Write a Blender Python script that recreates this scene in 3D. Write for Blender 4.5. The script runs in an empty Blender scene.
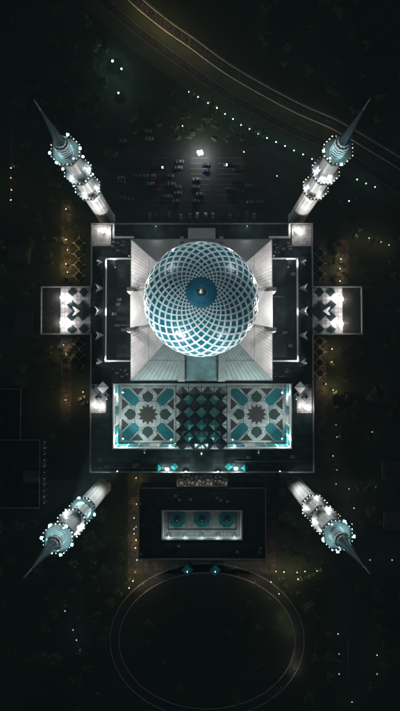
import bpy, bmesh, math, random
from math import sin, cos, pi, radians, sqrt, log
from mathutils import Vector, Matrix

random.seed(7)
scene = bpy.context.scene
COL = scene.collection
H, F = 320.0, 555.0                 # camera height in metres, focal length in photo pixels (400 wide)
TA, TB = radians(1.755), radians(0.155)

# ------------------------------------------------------------------ camera
cam_data = bpy.data.cameras.new("camera")
cam_data.sensor_fit = 'VERTICAL'
cam_data.sensor_height = 36.0
cam_data.lens = 36.0 * F / 711.0
cam_data.clip_start, cam_data.clip_end = 1.0, 6000.0
cam = bpy.data.objects.new("camera", cam_data)
COL.objects.link(cam)
cam.location = (0, 0, H)
CR = Matrix.Rotation(TB, 3, 'Y') @ Matrix.Rotation(TA, 3, 'X')
cam.matrix_world = Matrix.Translation((0, 0, H)) @ CR.to_4x4()
scene.camera = cam

def G(px, py, z=0.0):
    """world point at height z seen at photo pixel (survey of the site plan)"""
    d = CR @ Vector(((px - 200) / F, -(py - 355.5) / F, -1.0))
    t = (z - H) / d.z
    return Vector((d.x * t, d.y * t, z))

# ------------------------------------------------------------------ materials
MATS = {}
def mat(name, col, rough=0.8, metal=0.0, emit=None, estr=0.0, var=0.0, vscale=0.3, spec=None, bump=0.0, col2=None):
    if name in MATS: return MATS[name]
    m = bpy.data.materials.new(name); m.use_nodes = True
    nt = m.node_tree; b = nt.nodes["Principled BSDF"]
    b.inputs["Base Color"].default_value = (*col, 1)
    b.inputs["Roughness"].default_value = rough
    b.inputs["Metallic"].default_value = metal
    if spec is not None: b.inputs["Specular IOR Level"].default_value = spec
    if emit:
        b.inputs["Emission Color"].default_value = (*emit, 1)
        b.inputs["Emission Strength"].default_value = estr
    if var or bump:
        tc = nt.nodes.new("ShaderNodeTexCoord")
        n = nt.nodes.new("ShaderNodeTexNoise"); n.inputs["Scale"].default_value = vscale
        n.inputs["Detail"].default_value = 6; n.inputs["Roughness"].default_value = 0.65
        nt.links.new(tc.outputs["Object"], n.inputs["Vector"])
        if var:
            r = nt.nodes.new("ShaderNodeValToRGB")
            r.color_ramp.elements[0].position = 0.32; r.color_ramp.elements[1].position = 0.68
            lo = tuple(c * (1 - var) for c in col); hi = tuple(min(1, c * (1 + var)) for c in col)
            if col2: lo, hi = col, col2
            r.color_ramp.elements[0].color = (*lo, 1); r.color_ramp.elements[1].color = (*hi, 1)
            nt.links.new(n.outputs["Fac"], r.inputs["Fac"])
            nt.links.new(r.outputs["Color"], b.inputs["Base Color"])
        if bump:
            bp = nt.nodes.new("ShaderNodeBump"); bp.inputs["Strength"].default_value = bump
            bp.inputs["Distance"].default_value = 0.3
            nt.links.new(n.outputs["Fac"], bp.inputs["Height"])
            nt.links.new(bp.outputs["Normal"], b.inputs["Normal"])
    MATS[name] = m
    return m

def grid_mat(name, col, line, sx, sy, lw=0.06, rough=0.8, var=0.25, use_uv=False, metal=0.0, stain=(.78, 1.1)):
    """tiles or standing seams: thin lines over slightly varying panels"""
    if name in MATS: return MATS[name]
    m = bpy.data.materials.new(name); m.use_nodes = True
    nt = m.node_tree; b = nt.nodes["Principled BSDF"]
    b.inputs["Roughness"].default_value = rough; b.inputs["Metallic"].default_value = metal
    if max(col) < .03: b.inputs["Specular IOR Level"].default_value = .08
    tc = nt.nodes.new("ShaderNodeTexCoord")
    br = nt.nodes.new("ShaderNodeTexBrick")
    br.offset = 0.0 if not use_uv else 0.5
    br.inputs["Scale"].default_value = 1.0
    br.inputs["Brick Width"].default_value = sx; br.inputs["Row Height"].default_value = sy
    br.inputs["Mortar Size"].default_value = lw * min(sx, sy); br.inputs["Mortar Smooth"].default_value = 0.2
    br.inputs["Color1"].default_value = (*[c * (1 - var) for c in col], 1)
    br.inputs["Color2"].default_value = (*[min(1, c * (1 + var)) for c in col], 1)
    br.inputs["Mortar"].default_value = (*line, 1)
    nt.links.new(tc.outputs["UV" if use_uv else "Object"], br.inputs["Vector"])
    n = nt.nodes.new("ShaderNodeTexNoise"); n.inputs["Scale"].default_value = 0.25; n.inputs["Detail"].default_value = 5
    nt.links.new(tc.outputs["Object"], n.inputs["Vector"])
    mr = nt.nodes.new("ShaderNodeMapRange"); mr.inputs[1].default_value = 0.3; mr.inputs[2].default_value = 0.7
    mr.inputs[3].default_value = stain[0]; mr.inputs[4].default_value = stain[1]
    nt.links.new(n.outputs["Fac"], mr.inputs[0])
    mx = nt.nodes.new("ShaderNodeMix"); mx.data_type = 'RGBA'; mx.blend_type = 'MULTIPLY'
    mx.inputs[0].default_value = 1.0
    nt.links.new(br.outputs["Color"], mx.inputs[6]); nt.links.new(mr.outputs[0], mx.inputs[7])
    nt.links.new(mx.outputs[2], b.inputs["Base Color"])
    bp = nt.nodes.new("ShaderNodeBump"); bp.inputs["Strength"].default_value = 0.5; bp.inputs["Distance"].default_value = 0.1
    nt.links.new(br.outputs["Fac"], bp.inputs["Height"]); nt.links.new(bp.outputs["Normal"], b.inputs["Normal"])
    MATS[name] = m
    return m

white = mat("white_stone", (.62, .62, .60), .6, var=.14, vscale=.5)
white_clad = mat("white_cladding", (.58, .57, .55), .5, var=.10, vscale=.8)
rib_white = mat("white_rib_enamel", (.70, .73, .73), .35, var=.10, vscale=.5)
dome_blue = mat("blue_enamel_panel", (.008, .145, .195), .25, var=.4, vscale=.45)
cap_blue = mat("deep_blue_cap", (.008, .10, .16), .4, var=.4, vscale=1.2)
gold = mat("brass", (.75, .62, .38), .3, metal=1.0)
roof_dark = None
roof_black = None
parapet_m = mat("pale_parapet", (.11, .12, .115), .7, var=.2, vscale=.4)
roof_dark = grid_mat("dark_roof_felt", (.010, .016, .018), (.004, .006, .007), 6, 3, .03, .9, .45, stain=(.35, 1.5))
roof_black = grid_mat("black_roof_felt", (.006, .010, .011), (.002, .004, .004), 5, 2.5, .03, .92, .45, stain=(.4, 1.5))
teal_glass = mat("teal_glazing", (.01, .16, .17), .18, var=.3, vscale=.4)
teal_tile = mat("teal_mosaic", (.003, .14, .16), .55, var=.25, vscale=.4)
teal_dark = mat("dark_teal_roof", (.008, .035, .040), .4, var=.3, vscale=.5)
spire_teal = mat("teal_spire_enamel", (.0006, .020, .028), .6, var=.2, vscale=.6, spec=.15)
brown_tile = mat("brown_mosaic", (.045, .034, .028), .75, var=.25, vscale=.5)
olive_tile = mat("grey_green_mosaic", (.020, .040, .034), .75, var=.25, vscale=.5)
grey_line = mat("grey_line_mosaic", (.10, .13, .13), .75)
court_white = grid_mat("white_court_paving", (.60, .62, .60), (.30, .32, .32), 1.2, 1.2, .06, var=.16, stain=(.62, 1.08))
wing_paving = grid_mat("grey_terrace_paving", (.20, .19, .185), (.13, .13, .13), 1.6, 1.6, .06, var=.30)
black_metal = mat("black_metal", (.02, .02, .022), .5, metal=.4)
grey_metal = mat("grey_metal", (.25, .25, .26), .4, metal=.8)
asphalt = mat("asphalt", (.022, .024, .025), .9, var=.45, vscale=.12, bump=.2)
road_paint = mat("road_paint", (.16, .16, .15), .7, var=.6, vscale=.4)
lawn_m = mat("lawn_grass", (.011, .019, .011), .95, var=.6, vscale=.035, col2=(.024, .036, .020), bump=.5)
verge_m = mat("verge_grass", (.022, .032, .018), .95, var=.6, vscale=.06, col2=(.05, .062, .036), bump=.4)
path_m = grid_mat("garden_paving", (.075, .066, .052), (.03, .03, .027), 1.4, 1.4, .12, var=.5, stain=(.3, 1.3))
plaza_m = grid_mat("forecourt_paving", (.065, .07, .065), (.03, .035, .035), 3, 3, .08, var=.35)
leaf_a = mat("leaf_green", (.035, .060, .022), .8, var=.5, vscale=1.2, col2=(.07, .11, .04))
leaf_b = mat("leaf_olive", (.05, .06, .025), .8, var=.5, vscale=1.2, col2=(.09, .10, .045))
leaf_c = mat("leaf_dark", (.022, .042, .020), .8, var=.5, vscale=1.2, col2=(.045, .075, .034))
bark = mat("bark", (.09, .065, .045), .9, var=.3, vscale=3)
wall_far = mat("grey_render", (.16, .17, .17), .85, var=.2, vscale=.2)
glass_dark = mat("dark_window_glass", (.01, .014, .018), .08)
rubber = mat("tyre_rubber", (.02, .02, .02), .8)
hedge_m = mat("hedge_leaves", (.018, .032, .014), .95, var=.5, vscale=1.5, bump=.8)

def emit(name, col, s):
    return mat(name, tuple(min(1, c) for c in col), .5, emit=col, estr=s)
e_cool = emit("lamp_cool_white", (.80, .97, 1.0), 10)
e_teal = emit("lamp_teal_white", (.30, .95, 1.0), 10)
e_white = emit("lamp_white", (1.0, .96, .95), 40)
e_warm = emit("lamp_warm", (1.0, .72, .34), 5)
e_bulb_w = emit("bulb_warm", (1.0, .80, .60), 2.6)
e_bulb_c = emit("bulb_cool", (.75, .97, 1.0), 3.2)
e_small = emit("lamp_small_teal", (.55, .95, 1.0), 3.0)
e_dim = emit("lamp_dim", (.50, .70, .72), .55)

# ------------------------------------------------------------------ mesh helpers
class MB:
    def __init__(s): s.v, s.f, s.m, s.uv = [], [], [], {}
    def vert(s, p): s.v.append(tuple(p)); return len(s.v) - 1
    def face(s, pts, mi=0, uv=None):
        s.f.append([s.vert(p) for p in pts]); s.m.append(mi)
        if uv: s.uv[len(s.f) - 1] = uv
    def box(s, x0, x1, y0, y1, z0, z1, mi=0, M=None):
        c = [Vector((x, y, z)) for z in (z0, z1) for y in (y0, y1) for x in (x0, x1)]
        if M: c = [M @ p for p in c]
        i = len(s.v); s.v += [tuple(p) for p in c]
        for q in ((0, 2, 3, 1), (4, 5, 7, 6), (0, 1, 5, 4), (2, 6, 7, 3), (0, 4, 6, 2), (1, 3, 7, 5)):
            s.f.append([i + k for k in q]); s.m.append(mi)
    def bar(s, a, b, w, h=None, mi=0):
        a, b = Vector(a), Vector(b); h = h or w
        d = (b - a).normalized(); up = Vector((0, 0, 1)) if abs(d.z) < .95 else Vector((1, 0, 0))
        x = d.cross(up).normalized() * w / 2; y = x.cross(d).normalized() * h / 2
        i = len(s.v)
        for p in (a, b):
            for q in (-x - y, x - y, x + y, -x + y): s.v.append(tuple(p + q))
        for q in ((3, 2, 1, 0), (4, 5, 6, 7), (0, 1, 5, 4), (1, 2, 6, 5), (2, 3, 7, 6), (3, 0, 4, 7)):
            s.f.append([i + k for k in q]); s.m.append(mi)
    def lathe(s, prof, n=16, c=(0, 0, 0), rot=0.0, mi=0, cap=True, star=None):
        """prof: list of (r, z); star: radius factor of every second vertex"""
        i = len(s.v)
        for r, z in prof:
            for k in range(n):
                a = rot + 2 * pi * k / n
                rr = r * (star if star and k % 2 else 1)
                s.v.append((c[0] + rr * cos(a), c[1] + rr * sin(a), c[2] + z))
        for j in range(len(prof) - 1):
            for k in range(n):
                a, b = i + j * n + k, i + j * n + (k + 1) % n
                s.f.append([a, b, b + n, a + n]); s.m.append(mi)
        if cap:
            s.f.append([i + k for k in range(n)][::-1]); s.m.append(mi)
            s.f.append([i + (len(prof) - 1) * n + k for k in range(n)]); s.m.append(mi)
    def poly(s, pts, z0, z1, mi=0, top_only=False):
        i = len(s.v); n = len(pts)
        ar = sum(pts[k][0] * pts[(k + 1) % n][1] - pts[(k + 1) % n][0] * pts[k][1] for k in range(n))
        if ar < 0: pts = pts[::-1]
        if top_only:
            s.v += [(p[0], p[1], z1) for p in pts]; s.f.append([i + k for k in range(n)]); s.m.append(mi); return
        s.v += [(p[0], p[1], z0) for p in pts] + [(p[0], p[1], z1) for p in pts]
        s.f.append([i + k for k in range(n)][::-1]); s.m.append(mi)
        s.f.append([i + n + k for k in range(n)]); s.m.append(mi)
        for k in range(n):
            s.f.append([i + k, i + (k + 1) % n, i + n + (k + 1) % n, i + n + k]); s.m.append(mi)
    def build(s, name, mats, parent=None, loc=None, smooth=False):
        me = bpy.data.meshes.new(name); me.from_pydata(s.v, [], s.f)
        if not isinstance(mats, (list, tuple)): mats = [mats]
        for m in mats: me.materials.append(m)
        me.polygons.foreach_set("material_index", s.m)
        if s.uv:
            u = me.uv_layers.new(name="UVMap")
            for fi, uv in s.uv.items():
                for k, li in enumerate(me.polygons[fi].loop_indices): u.data[li].uv = uv[k]
        if smooth: me.polygons.foreach_set("use_smooth", [True] * len(me.polygons))
        me.update()
        o = bpy.data.objects.new(name, me); COL.objects.link(o)
        if parent: o.parent = parent
        if loc is not None: o.location = loc
        return o

def tag(o, label=None, cat=None, group=None, kind=None):
    if label: o["label"] = label
    if cat: o["category"] = cat
    if group: o["group"] = group
    if kind: o["kind"] = kind
    return o
def thing(name, label, cat, loc=(0, 0, 0), rz=0.0, group=None):
    o = bpy.data.objects.new(name, None); o.empty_display_size = .5; COL.objects.link(o)
    o.location = loc; o.rotation_euler = (0, 0, rz)
    return tag(o, label, cat, group)
KIDS = {}
def copy_tree(o, parent=None, kids=None):
    c = o.copy(); COL.objects.link(c)
    if parent is not None: c.parent = parent
    for ch in CHILD(o): copy_tree(ch, c)
    return c
def CHILD(o): return [x for x in bpy.data.objects if x.parent == o]

def light(parent, loc, power, col, radius=.5, spot=None, target=None, blend=.5):
    d = bpy.data.lights.new("lamp_light", 'SPOT' if spot else 'POINT')
    d.energy = power; d.color = col; d.shadow_soft_size = radius
    if spot: d.spot_size = radians(spot); d.spot_blend = blend
    o = bpy.data.objects.new("lamp_light", d); COL.objects.link(o)
    if parent is not None: o.parent = parent
    o.location = loc
    if target is not None:
        o.rotation_euler = (Vector(target) - Vector(loc)).to_track_quat('-Z', 'Y').to_euler()
    return o

# ------------------------------------------------------------------ world: moonless night, a trace of sky glow
w = bpy.data.worlds.new("World"); scene.world = w; w.use_nodes = True
nt = w.node_tree; bg = nt.nodes["Background"]
sky = nt.nodes.new("ShaderNodeTexSky"); sky.sky_type = 'NISHITA'; sky.sun_disc = False
sky.sun_elevation = radians(35); sky.sun_rotation = radians(215)
nt.links.new(sky.outputs["Color"], bg.inputs["Color"]); bg.inputs["Strength"].default_value = 0.0125
sd = bpy.data.lights.new("moon_light", 'SUN'); sd.energy = 0.02; sd.angle = radians(.5); sd.color = (.9, .95, 1)
so = bpy.data.objects.new("moon_light", sd); COL.objects.link(so); so.rotation_euler = (radians(50), 0, radians(215))

# ------------------------------------------------------------------ terrain, roads
b = MB(); b.face([(-2500, -2500, 0), (2500, -2500, 0), (2500, 2500, 0), (-2500, 2500, 0)])
tag(b.build("ground", lawn_m), kind='structure')

def catmull(pts, n=10):
    out = []; P = [pts[0]] + pts + [pts[-1]]
    for i in range(1, len(P) - 2):
        for k in range(n):
            t = k / n
            out.append(0.5 * ((2 * P[i]) + (-P[i-1] + P[i+1]) * t + (2*P[i-1] - 5*P[i] + 4*P[i+1] - P[i+2]) * t*t
                       + (-P[i-1] + 3*P[i] - 3*P[i+1] + P[i+2]) * t**3))
    out.append(pts[-1]); return out
def offset(line, d):
    out = []
    for i, p in enumerate(line):
        t = (line[min(i+1, len(line)-1)] - line[max(i-1, 0)]).normalized()
        out.append(p + Vector((-t.y, t.x, 0)) * d)
    return out
def ribbon(b, line, d0, d1, z, mi=0, dash=None):
    A, B = offset(line, d0), offset(line, d1)
    for i in range(len(line) - 1):
        if dash and i % dash: continue
        b.face([(A[i].x, A[i].y, z), (A[i+1].x, A[i+1].y, z), (B[i+1].x, B[i+1].y, z), (B[i].x, B[i].y, z)][::-1 if d1 > d0 else 1], mi)

hw = catmull([G(*p) for p in ((60, -75), (105, -30), (137, 1), (165, 24), (192, 43), (225, 67), (260, 88), (300, 109), (336, 125), (372, 146), (410, 170), (470, 215))], 14)
b = MB(); ribbon(b, hw, -3.4, 3.0, .012); ribbon(b, hw, -16, -10, .012)
tag(b.build("highway", asphalt), kind='structure')
b = MB(); ribbon(b, hw, -10, -3.4, .008); ribbon(b, hw, -24, -16, .008)
tag(b.build("road_verge", verge_m), kind='structure')
b = MB()
for d in (2.5, -2.9, -10.6, -15.4): ribbon(b, hw, d - .13, d + .13, .020)
b2 = MB()
for d in (2.75, -3.15): ribbon(b2, hw, d - .22, d + .22, .024)
tag(b2.build("road_edge_line", mat("pale_edge_paint", (.50, .48, .40), .8, var=.3, vscale=.5)), kind='structure')
for d in (-.2, -13): ribbon(b, hw, d - .07, d + .07, .020, dash=3)
tag(b.build("road_markings", road_paint), kind='structure')

def rail(name, line, d, label):
    t = thing(name, label, "guardrail", line[0])
    L = [p - line[0] for p in offset(line, d)]
    m = MB()
    for i in range(len(L) - 1): m.bar(L[i] + Vector((0, 0, .75)), L[i+1] + Vector((0, 0, .75)), .12, .34)
    m.build("rail", grey_metal, t)
    m = MB()
    for p in L[::2]: m.box(p.x - .08, p.x + .08, p.y - .08, p.y + .08, 0, .9)
    o = m.build("rail_posts", grey_metal, t); o["kind"] = "stuff"
    return t
rail("guardrail", hw, 3.5, "long pale guardrail along the outer edge of the highway")
rail("guardrail", hw, -4.0, "pale guardrail on the median between the two highway carriageways")

# oval drive round the garden in front of the mosque
OC = G(207, 640.5); ORX, ORY = 91 / 1.732, 70.5 / 1.732
def oval(k, n, gx=0, gy=0):
    a = 2 * pi * k / n
    return Vector((OC.x + (ORX + gx) * cos(a), OC.y + (ORY + gy) * sin(a), 0))
N = 120
def oval_ring(g0, g1, z, nm, mt, k0=0, k1=N, dash=None):
    b = MB()
    for k in range(k0, k1):
        if dash and k % dash: continue
        q = [oval(k, N, g0, g0), oval(k, N, g1, g1), oval(k+1, N, g1, g1), oval(k+1, N, g0, g0)]
        b.face([(p.x, p.y, z) for p in q])
    return b.build(nm, mt)
tag(oval_ring(-2.4, 2.4, .012, "drive", asphalt), kind='structure')
b = MB()
for g in (-2.7, 2.4):
    for k in range(N):
        q = [oval(k, N, g, g), oval(k, N, g+.3, g+.3), oval(k+1, N, g+.3, g+.3), oval(k+1, N, g, g)]
        b.poly([(p.x, p.y) for p in q], 0, .14)
tag(b.build("kerb", mat("pale_kerb", (.34, .33, .30), .8, var=.2, vscale=1)), kind='structure')

def sheet(name, rects, z, m):
    b = MB()
    for x0, y0, x1, y1 in rects:
        p, q = G(x0, y0), G(x1, y1)
        b.face([(p.x, q.y, z), (q.x, q.y, z), (q.x, p.y, z), (p.x, p.y, z)])
    return tag(b.build(name, m), kind='structure')
sheet("garden_path", [(61, 200, 71, 284), (61, 338, 71, 425), (315, 238, 327, 284), (315, 338, 327, 440), (337, 240, 349, 284)], .016, path_m)
sheet("forecourt", [(128, 474, 276, 574)], .012, plaza_m)
sheet("parking_lot", [(118, 146, 288, 226)], .012, asphalt)
sheet("pavement", [(128, 474, 137, 574), (267, 474, 276, 574)], .020, path_m)
sheet("footpath", [(30, 285, 61, 289), (30, 334, 61, 338), (349, 285, 375, 289), (349, 334, 375, 338), (355, 308, 400, 313)], .016, path_m)
sheet("side_road", [(344, 480, 352, 720), (8, 90, 15, 230), (-60, 510, 48, 516)], .010, asphalt)
b = MB()
for (px, y0, y1) in ((348, 640, 682), (11.5, 130, 210)):
    p, q = G(px, y0), G(px, y1); b.face([(p.x-.12, q.y, .018), (p.x+.12, q.y, .018), (p.x+.12, p.y, .018), (p.x-.12, p.y, .018)])
# car park bays
for x0, x1 in ((152, 168), (190, 210), (218, 244)):
    for k in range(10):
        p, q = G(x0, 158 + 5.3 * k), G(x1, 158 + 5.3 * k)
        b.face([(p.x, p.y-.09, .024), (q.x, p.y-.09, .024), (q.x, p.y+.09, .024), (p.x, p.y+.09, .024)])
# bay lines north of the oval drive
for x0, x1 in ((153, 178), (224, 262)):
    for row, y in ((0, 563.2), (1, 567.5)):
        n = int((x1 - x0) / 1.9)
        for k in range(n):
            p = G(x0 + k * 1.9 + row * .8, y)
            b.poly([(p.x-.22, p.y-1.2), (p.x+.2, p.y-1.2), (p.x+.7, p.y+1.2), (p.x+.28, p.y+1.2)], 0, .024, top_only=True)
tag(b.build("bay_markings", road_paint), kind='structure')

# ------------------------------------------------------------------ MOSQUE
ZT = 24.0
def GX(px, z): return G(px, 372, z).x
def GY(py, z): return G(201, py, z).y
mosque = thing("mosque", "huge pale square mosque hall with a blue and white lattice dome over dark terraces", "mosque", (0, 0, 0))
X0, X1 = GX(91, ZT), GX(313, ZT); Y1, Y0 = GY(224, ZT), GY(472, ZT)
WY1, WY0 = GY(287, ZT), GY(334, ZT); WX0, WX1 = GX(41, ZT), GX(362, ZT)
CX0, CX1 = GX(114, ZT), GX(290.5, ZT); CY1, CY0 = GY(384.5, ZT), GY(448, ZT)
ZC = 5.0
# podium: terrace block with the court cut out of it
b = MB()
def slab(x0, x1, y0, y1, z0=0, z1=ZT, mi=0): b.box(x0, x1, y0, y1, z0, z1, mi)
slab(X0, X1, CY1 + .5, Y1); slab(X0, X1, Y0, CY0 - .5)
slab(X0, CX0 - .5, CY0 - .498, CY1 + .498); slab(CX1 + .5, X1, CY0 - .498, CY1 + .498)
b.build("terrace_block", roof_dark, mosque)
for x0, x1 in ((WX0, X0 - .01), (X1 + .01, WX1)):
    b = MB(); b.box(x0, x1, WY0, WY1, 0, ZT - .003); b.build("wing_terrace", grid_mat("dark_wing_paving", (.011, .010, .009), (.006, .006, .006), 1.6, 1.6, .08, var=.4), mosque)
def parapet(pts, z, h=1.1, t=.45, name="parapet", m=None, closed=True):
    b = MB(); n = len(pts)
    for k in range(n if closed else n - 1):
        a, c = Vector((*pts[k], z + h / 2)), Vector((*pts[(k+1) % n], z + h / 2))
        d = (c - a).normalized() * (t / 2 - .004 * (k % 2))
        b.bar(a - d, c + d, t, h + .004 * (k % 2))
    return b.build(name, m or parapet_m, mosque)
parapet([(X0, WY1), (X0, Y1), (X1, Y1), (X1, WY1)], ZT, closed=False, t=.55)
parapet([(X0, WY0), (X0, Y0), (X1, Y0), (X1, WY0)], ZT, closed=False, t=.55)
parapet([(X0, WY1), (WX0, WY1), (WX0, WY0), (X0, WY0)], ZT, closed=False, t=.55)
parapet([(X1, WY1), (WX1, WY1), (WX1, WY0), (X1, WY0)], ZT, closed=False, t=.55)
# arcade openings round the podium walls (seen from the side)
b = MB(); 
def arch(b, x, y, nx, ny, w_, h_, z=0.0, mi=0, d=.12):
    """pointed opening standing proud of a wall facing (nx, ny)"""
    tx, ty = -ny, nx; prof = [(-w_/2, 0), (w_/2, 0), (w_/2, h_*.65), (w_*.3, h_*.86), (0, h_), (-w_*.3, h_*.86), (-w_/2, h_*.65)]
    i = len(b.v)
    for o in (0, d):
        for u, v in prof: b.v.append((x + tx*u + nx*o, y + ty*u + ny*o, z + v))
    n = len(prof); b.f.append([i + n + k for k in range(n)]); b.m.append(mi)
    for k in range(n): b.f.append([i + k, i + (k+1) % n, i + n + (k+1) % n, i + n + k]); b.m.append(mi)
for k in range(16):
    x = X0 + (X1 - X0) * (k + .5) / 16
    arch(b, x, Y1, 0, 1, 5, 17, 1); arch(b, x, Y0, 0, -1, 5, 17, 1)
for ya, yb in ((Y0, WY0), (WY1, Y1)):
    for k in range(5):
        y = ya + (yb - ya) * (k + .5) / 5; arch(b, X0, y, -1, 0, 5, 17, 1); arch(b, X1, y, 1, 0, 5, 17, 1)
b.build("arcade_openings", glass_dark, mosque)["kind"] = "stuff"

# raised blocks left and right of the hall
UX0, UX1 = GX(105.5, 28), GX(298, 28); UY1, UY0 = GY(258.5, 28), GY(361, 28)
HX = 36.0; HYC = 32.0; ZE, ZD = 38.0, 55.0
for s, xa, xb in ((-1, UX0, -HX + .02), (1, HX - .02, UX1)):
    b = MB(); b.box(xa, xb, UY0, UY1, ZT + .01, 27.2); b.build("raised_block", roof_black, mosque)
    o = xa if s < 0 else xb; i_ = -HX if s < 0 else HX
    parapet([(i_, UY1), (o, UY1), (o, UY0), (i_, UY0)], 27.2, h=.9, t=.7, m=white, closed=False)
# low white walls joining the hall to the minaret corners
b = MB(); y = GY(237.5, ZT + 1)
for s in (-1, 1):
    xa, xb = sorted((s * 46.5, s * (HX + .05))); b.box(xa, xb, y - .35, y + .35, ZT + .01, ZT + 2.5)
    xa, xb = sorted((s * 47.4, s * 46.5)); b.box(xa, xb, y - .5, Y1 - .4, ZT + .01, ZT + 2.2)
    b.build("corner_wall", white, mosque); b = MB()

# hall
b = MB(); b.box(-HX + .3, HX - .3, HYC - HX + .3, HYC + HX - .3, ZT + .01, ZE); b.build("hall_wall", white, mosque)
HT = 16.5
def slope(name, a, m, over=0.0):
    """one face of the pyramid roof as a fine grid with seams fanning up to the dome; a = outward angle"""
    b = MB(); n, mrow = 40, 8; ca, sa = cos(a), sin(a)
    def P(i, j):
        t = i / n * 2 - 1; v = j / mrow; half = HX + (HT - HX) * v
        out = half; u = t * half; z = ZE + (ZD - ZE) * v
        return (ca * out - sa * u, HYC + sa * out + ca * u, z)
    for i in range(n):
        for j in range(mrow):
            b.face([P(i, j), P(i+1, j), P(i+1, j+1), P(i, j+1)], 0, [(i, j), (i+1, j), (i+1, j+1), (i, j+1)])
    return b.build(name, m, mosque)
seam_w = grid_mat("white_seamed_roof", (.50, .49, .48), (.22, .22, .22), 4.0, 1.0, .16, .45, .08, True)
seam_dim = grid_mat("dim_green_seamed_roof", (.36, .39, .38), (.18, .21, .21), 1.35, 4.0, .12, .45, .08, True)  # south face's dimmer, greener light is put into its roof colour
plain_dim = mat("smooth_dim_grey_roof", (.27, .27, .265), .5, var=.12, vscale=.15)  # north face's dimness is put into its grey
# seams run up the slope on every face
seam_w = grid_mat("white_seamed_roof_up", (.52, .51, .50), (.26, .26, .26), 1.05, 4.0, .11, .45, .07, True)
slope("roof_slope", pi, seam_w); slope("roof_slope", 0, seam_w); slope("roof_slope", pi/2, plain_dim); slope("roof_slope", -pi/2, seam_dim)
# raised central bays and piers on each side
def bay(a, half, m_bay, pier_w, pier_out, m_pier, lift=.9):
    ca, sa = cos(a), sin(a)
    def W(out, u, z): return (ca * out - sa * u, HYC + sa * out + ca * u, z)
    b = MB(); st = (ZD - ZE) / (HX - HT)
    p = [(HX + .15, ZE - .6), (HX + .15, ZE + lift), (HT, ZD + lift), (HT, ZD - .6)]
    i = len(b.v)
    for u in (-half, half):
        for o_, z in p: b.v.append(W(o_, u * (1 if o_ > HX - 1 else .80), z))
    b.f += [[i, i+1, i+2, i+3][::-1], [i+4, i+5, i+6, i+7], [i, i+4, i+5, i+1][::-1], [i+1, i+5, i+6, i+2][::-1], [i+2, i+6, i+7, i+3][::-1]]
    b.m += [0] * 5; b.build("central_bay", m_bay, mosque)
    for s in (-1, 1):
        c = s * (half + pier_w / 2 + .02); i = 0; b = MB()
        pr = [(HX + pier_out, ZT + .02), (HX + pier_out, ZE + 1.6), (HX - 2, ZE + 3.2), (HX - 2, ZT + .02)]
        for u in (c - pier_w/2, c + pier_w/2):
            for o_, z in pr: b.v.append(W(o_, u, z))
        b.f = [[0, 1, 2, 3][::-1], [4, 5, 6, 7], [0, 4, 5, 1][::-1], [1, 5, 6, 2][::-1], [2, 6, 7, 3][::-1]]; b.m = [0]*5
        b.build("pier", m_pier, mosque)
bay(pi, 9.2, white_clad, 2.0, 2.0, white); bay(0, 9.2, white_clad, 2.0, 2.0, white)
bay(pi/2, 9.0, plain_dim, 2.0, 1.2, plain_dim); bay(-pi/2, 8.2, mat("pale_teal_cladding", (.14, .26, .26), .4, var=.3, vscale=.3), 0.01, .2, parapet_m)
# tall dark piers on the south front, running up the slope to the drum
for s in (-1, 1):
    b = MB(); pr = [(HX + .6, ZT + .02), (HX + .6, ZE + 1.8), (HT, ZD + 2.2), (HT, ZT + .02)]
    c = s * 10.1
    for u in (c - 1.7, c + 1.7):
        for o_, z in pr: b.v.append((u, HYC - o_, z))
    b.f = [[0, 1, 2, 3], [4, 5, 6, 7][::-1], [0, 4, 5, 1], [1, 5, 6, 2], [2, 6, 7, 3]]; b.m = [0]*5
    b.build("pier", mat("grey_green_stone", (.34, .36, .34), .7, var=.2, vscale=.5), mosque)
# north porch
b = MB(); b.box(-6.6, 6.8, HYC + HX + .2, HYC + HX + 5.4, ZT + .02, ZE + .5); b.box(-6.9, 7.1, HYC + HX + .2, HYC + HX + 5.7, ZE + .5, ZE + 1.1)
b.build("north_porch", mat("pale_porch_roof", (.36, .36, .34), .7, var=.12, vscale=.4), mosque)
# eave trim
parapet([(-HX, HYC - HX), (HX, HYC - HX), (HX, HYC + HX), (-HX, HYC + HX)], ZE - 1.0, h=.8, t=.5, name="eave", m=white)

# dome --------------------------------------------------------------
dome = bpy.data.objects.new("dome", None); COL.objects.link(dome); dome.parent = mosque; dome.location = (-.1, HYC, 0)
RD, ZQ = 24.9, 77.5
prof = []                    # (rho, z) from the neck up to the cap
import bisect
for k in range(0, 61):       # angle from below the equator to near the pole
    a = radians(-48 + k * (48 + 76.5) / 60)
    zz = sin(a) * (RD * .86 if a > 0 else RD * .80)
    prof.append((RD * cos(a) if a > 0 else RD * (1 - (1 - cos(a)) * .72), ZQ + zz))
S = [0.0]; U = [0.0]
for i in range(1, len(prof)):
    ds = sqrt((prof[i][0]-prof[i-1][0])**2 + (prof[i][1]-prof[i-1][1])**2)
    S.append(S[-1] + ds); U.append(U[-1] + ds / ((prof[i][0] + prof[i-1][0]) / 2))
def at_u(u):
    u = max(0, min(U[-1], u)); i = min(len(U) - 2, max(0, bisect.bisect_right(U, u) - 1))
    t = (u - U[i]) / (U[i+1] - U[i])
    r = prof[i][0] + (prof[i+1][0] - prof[i][0]) * t; z = prof[i][1] + (prof[i+1][1] - prof[i][1]) * t
    nr, nz = prof[i+1][1] - prof[i][1], -(prof[i+1][0] - prof[i][0]); l = sqrt(nr*nr + nz*nz)
    return r, z, nr / l, nz / l
def dome_pt(u, th, off):
    r, z, nr, nz = at_u(u); return Vector(((r + nr*off) * cos(th), (r + nr*off) * sin(th), z + nz*off))
ND = 26; du = pi / ND
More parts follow.
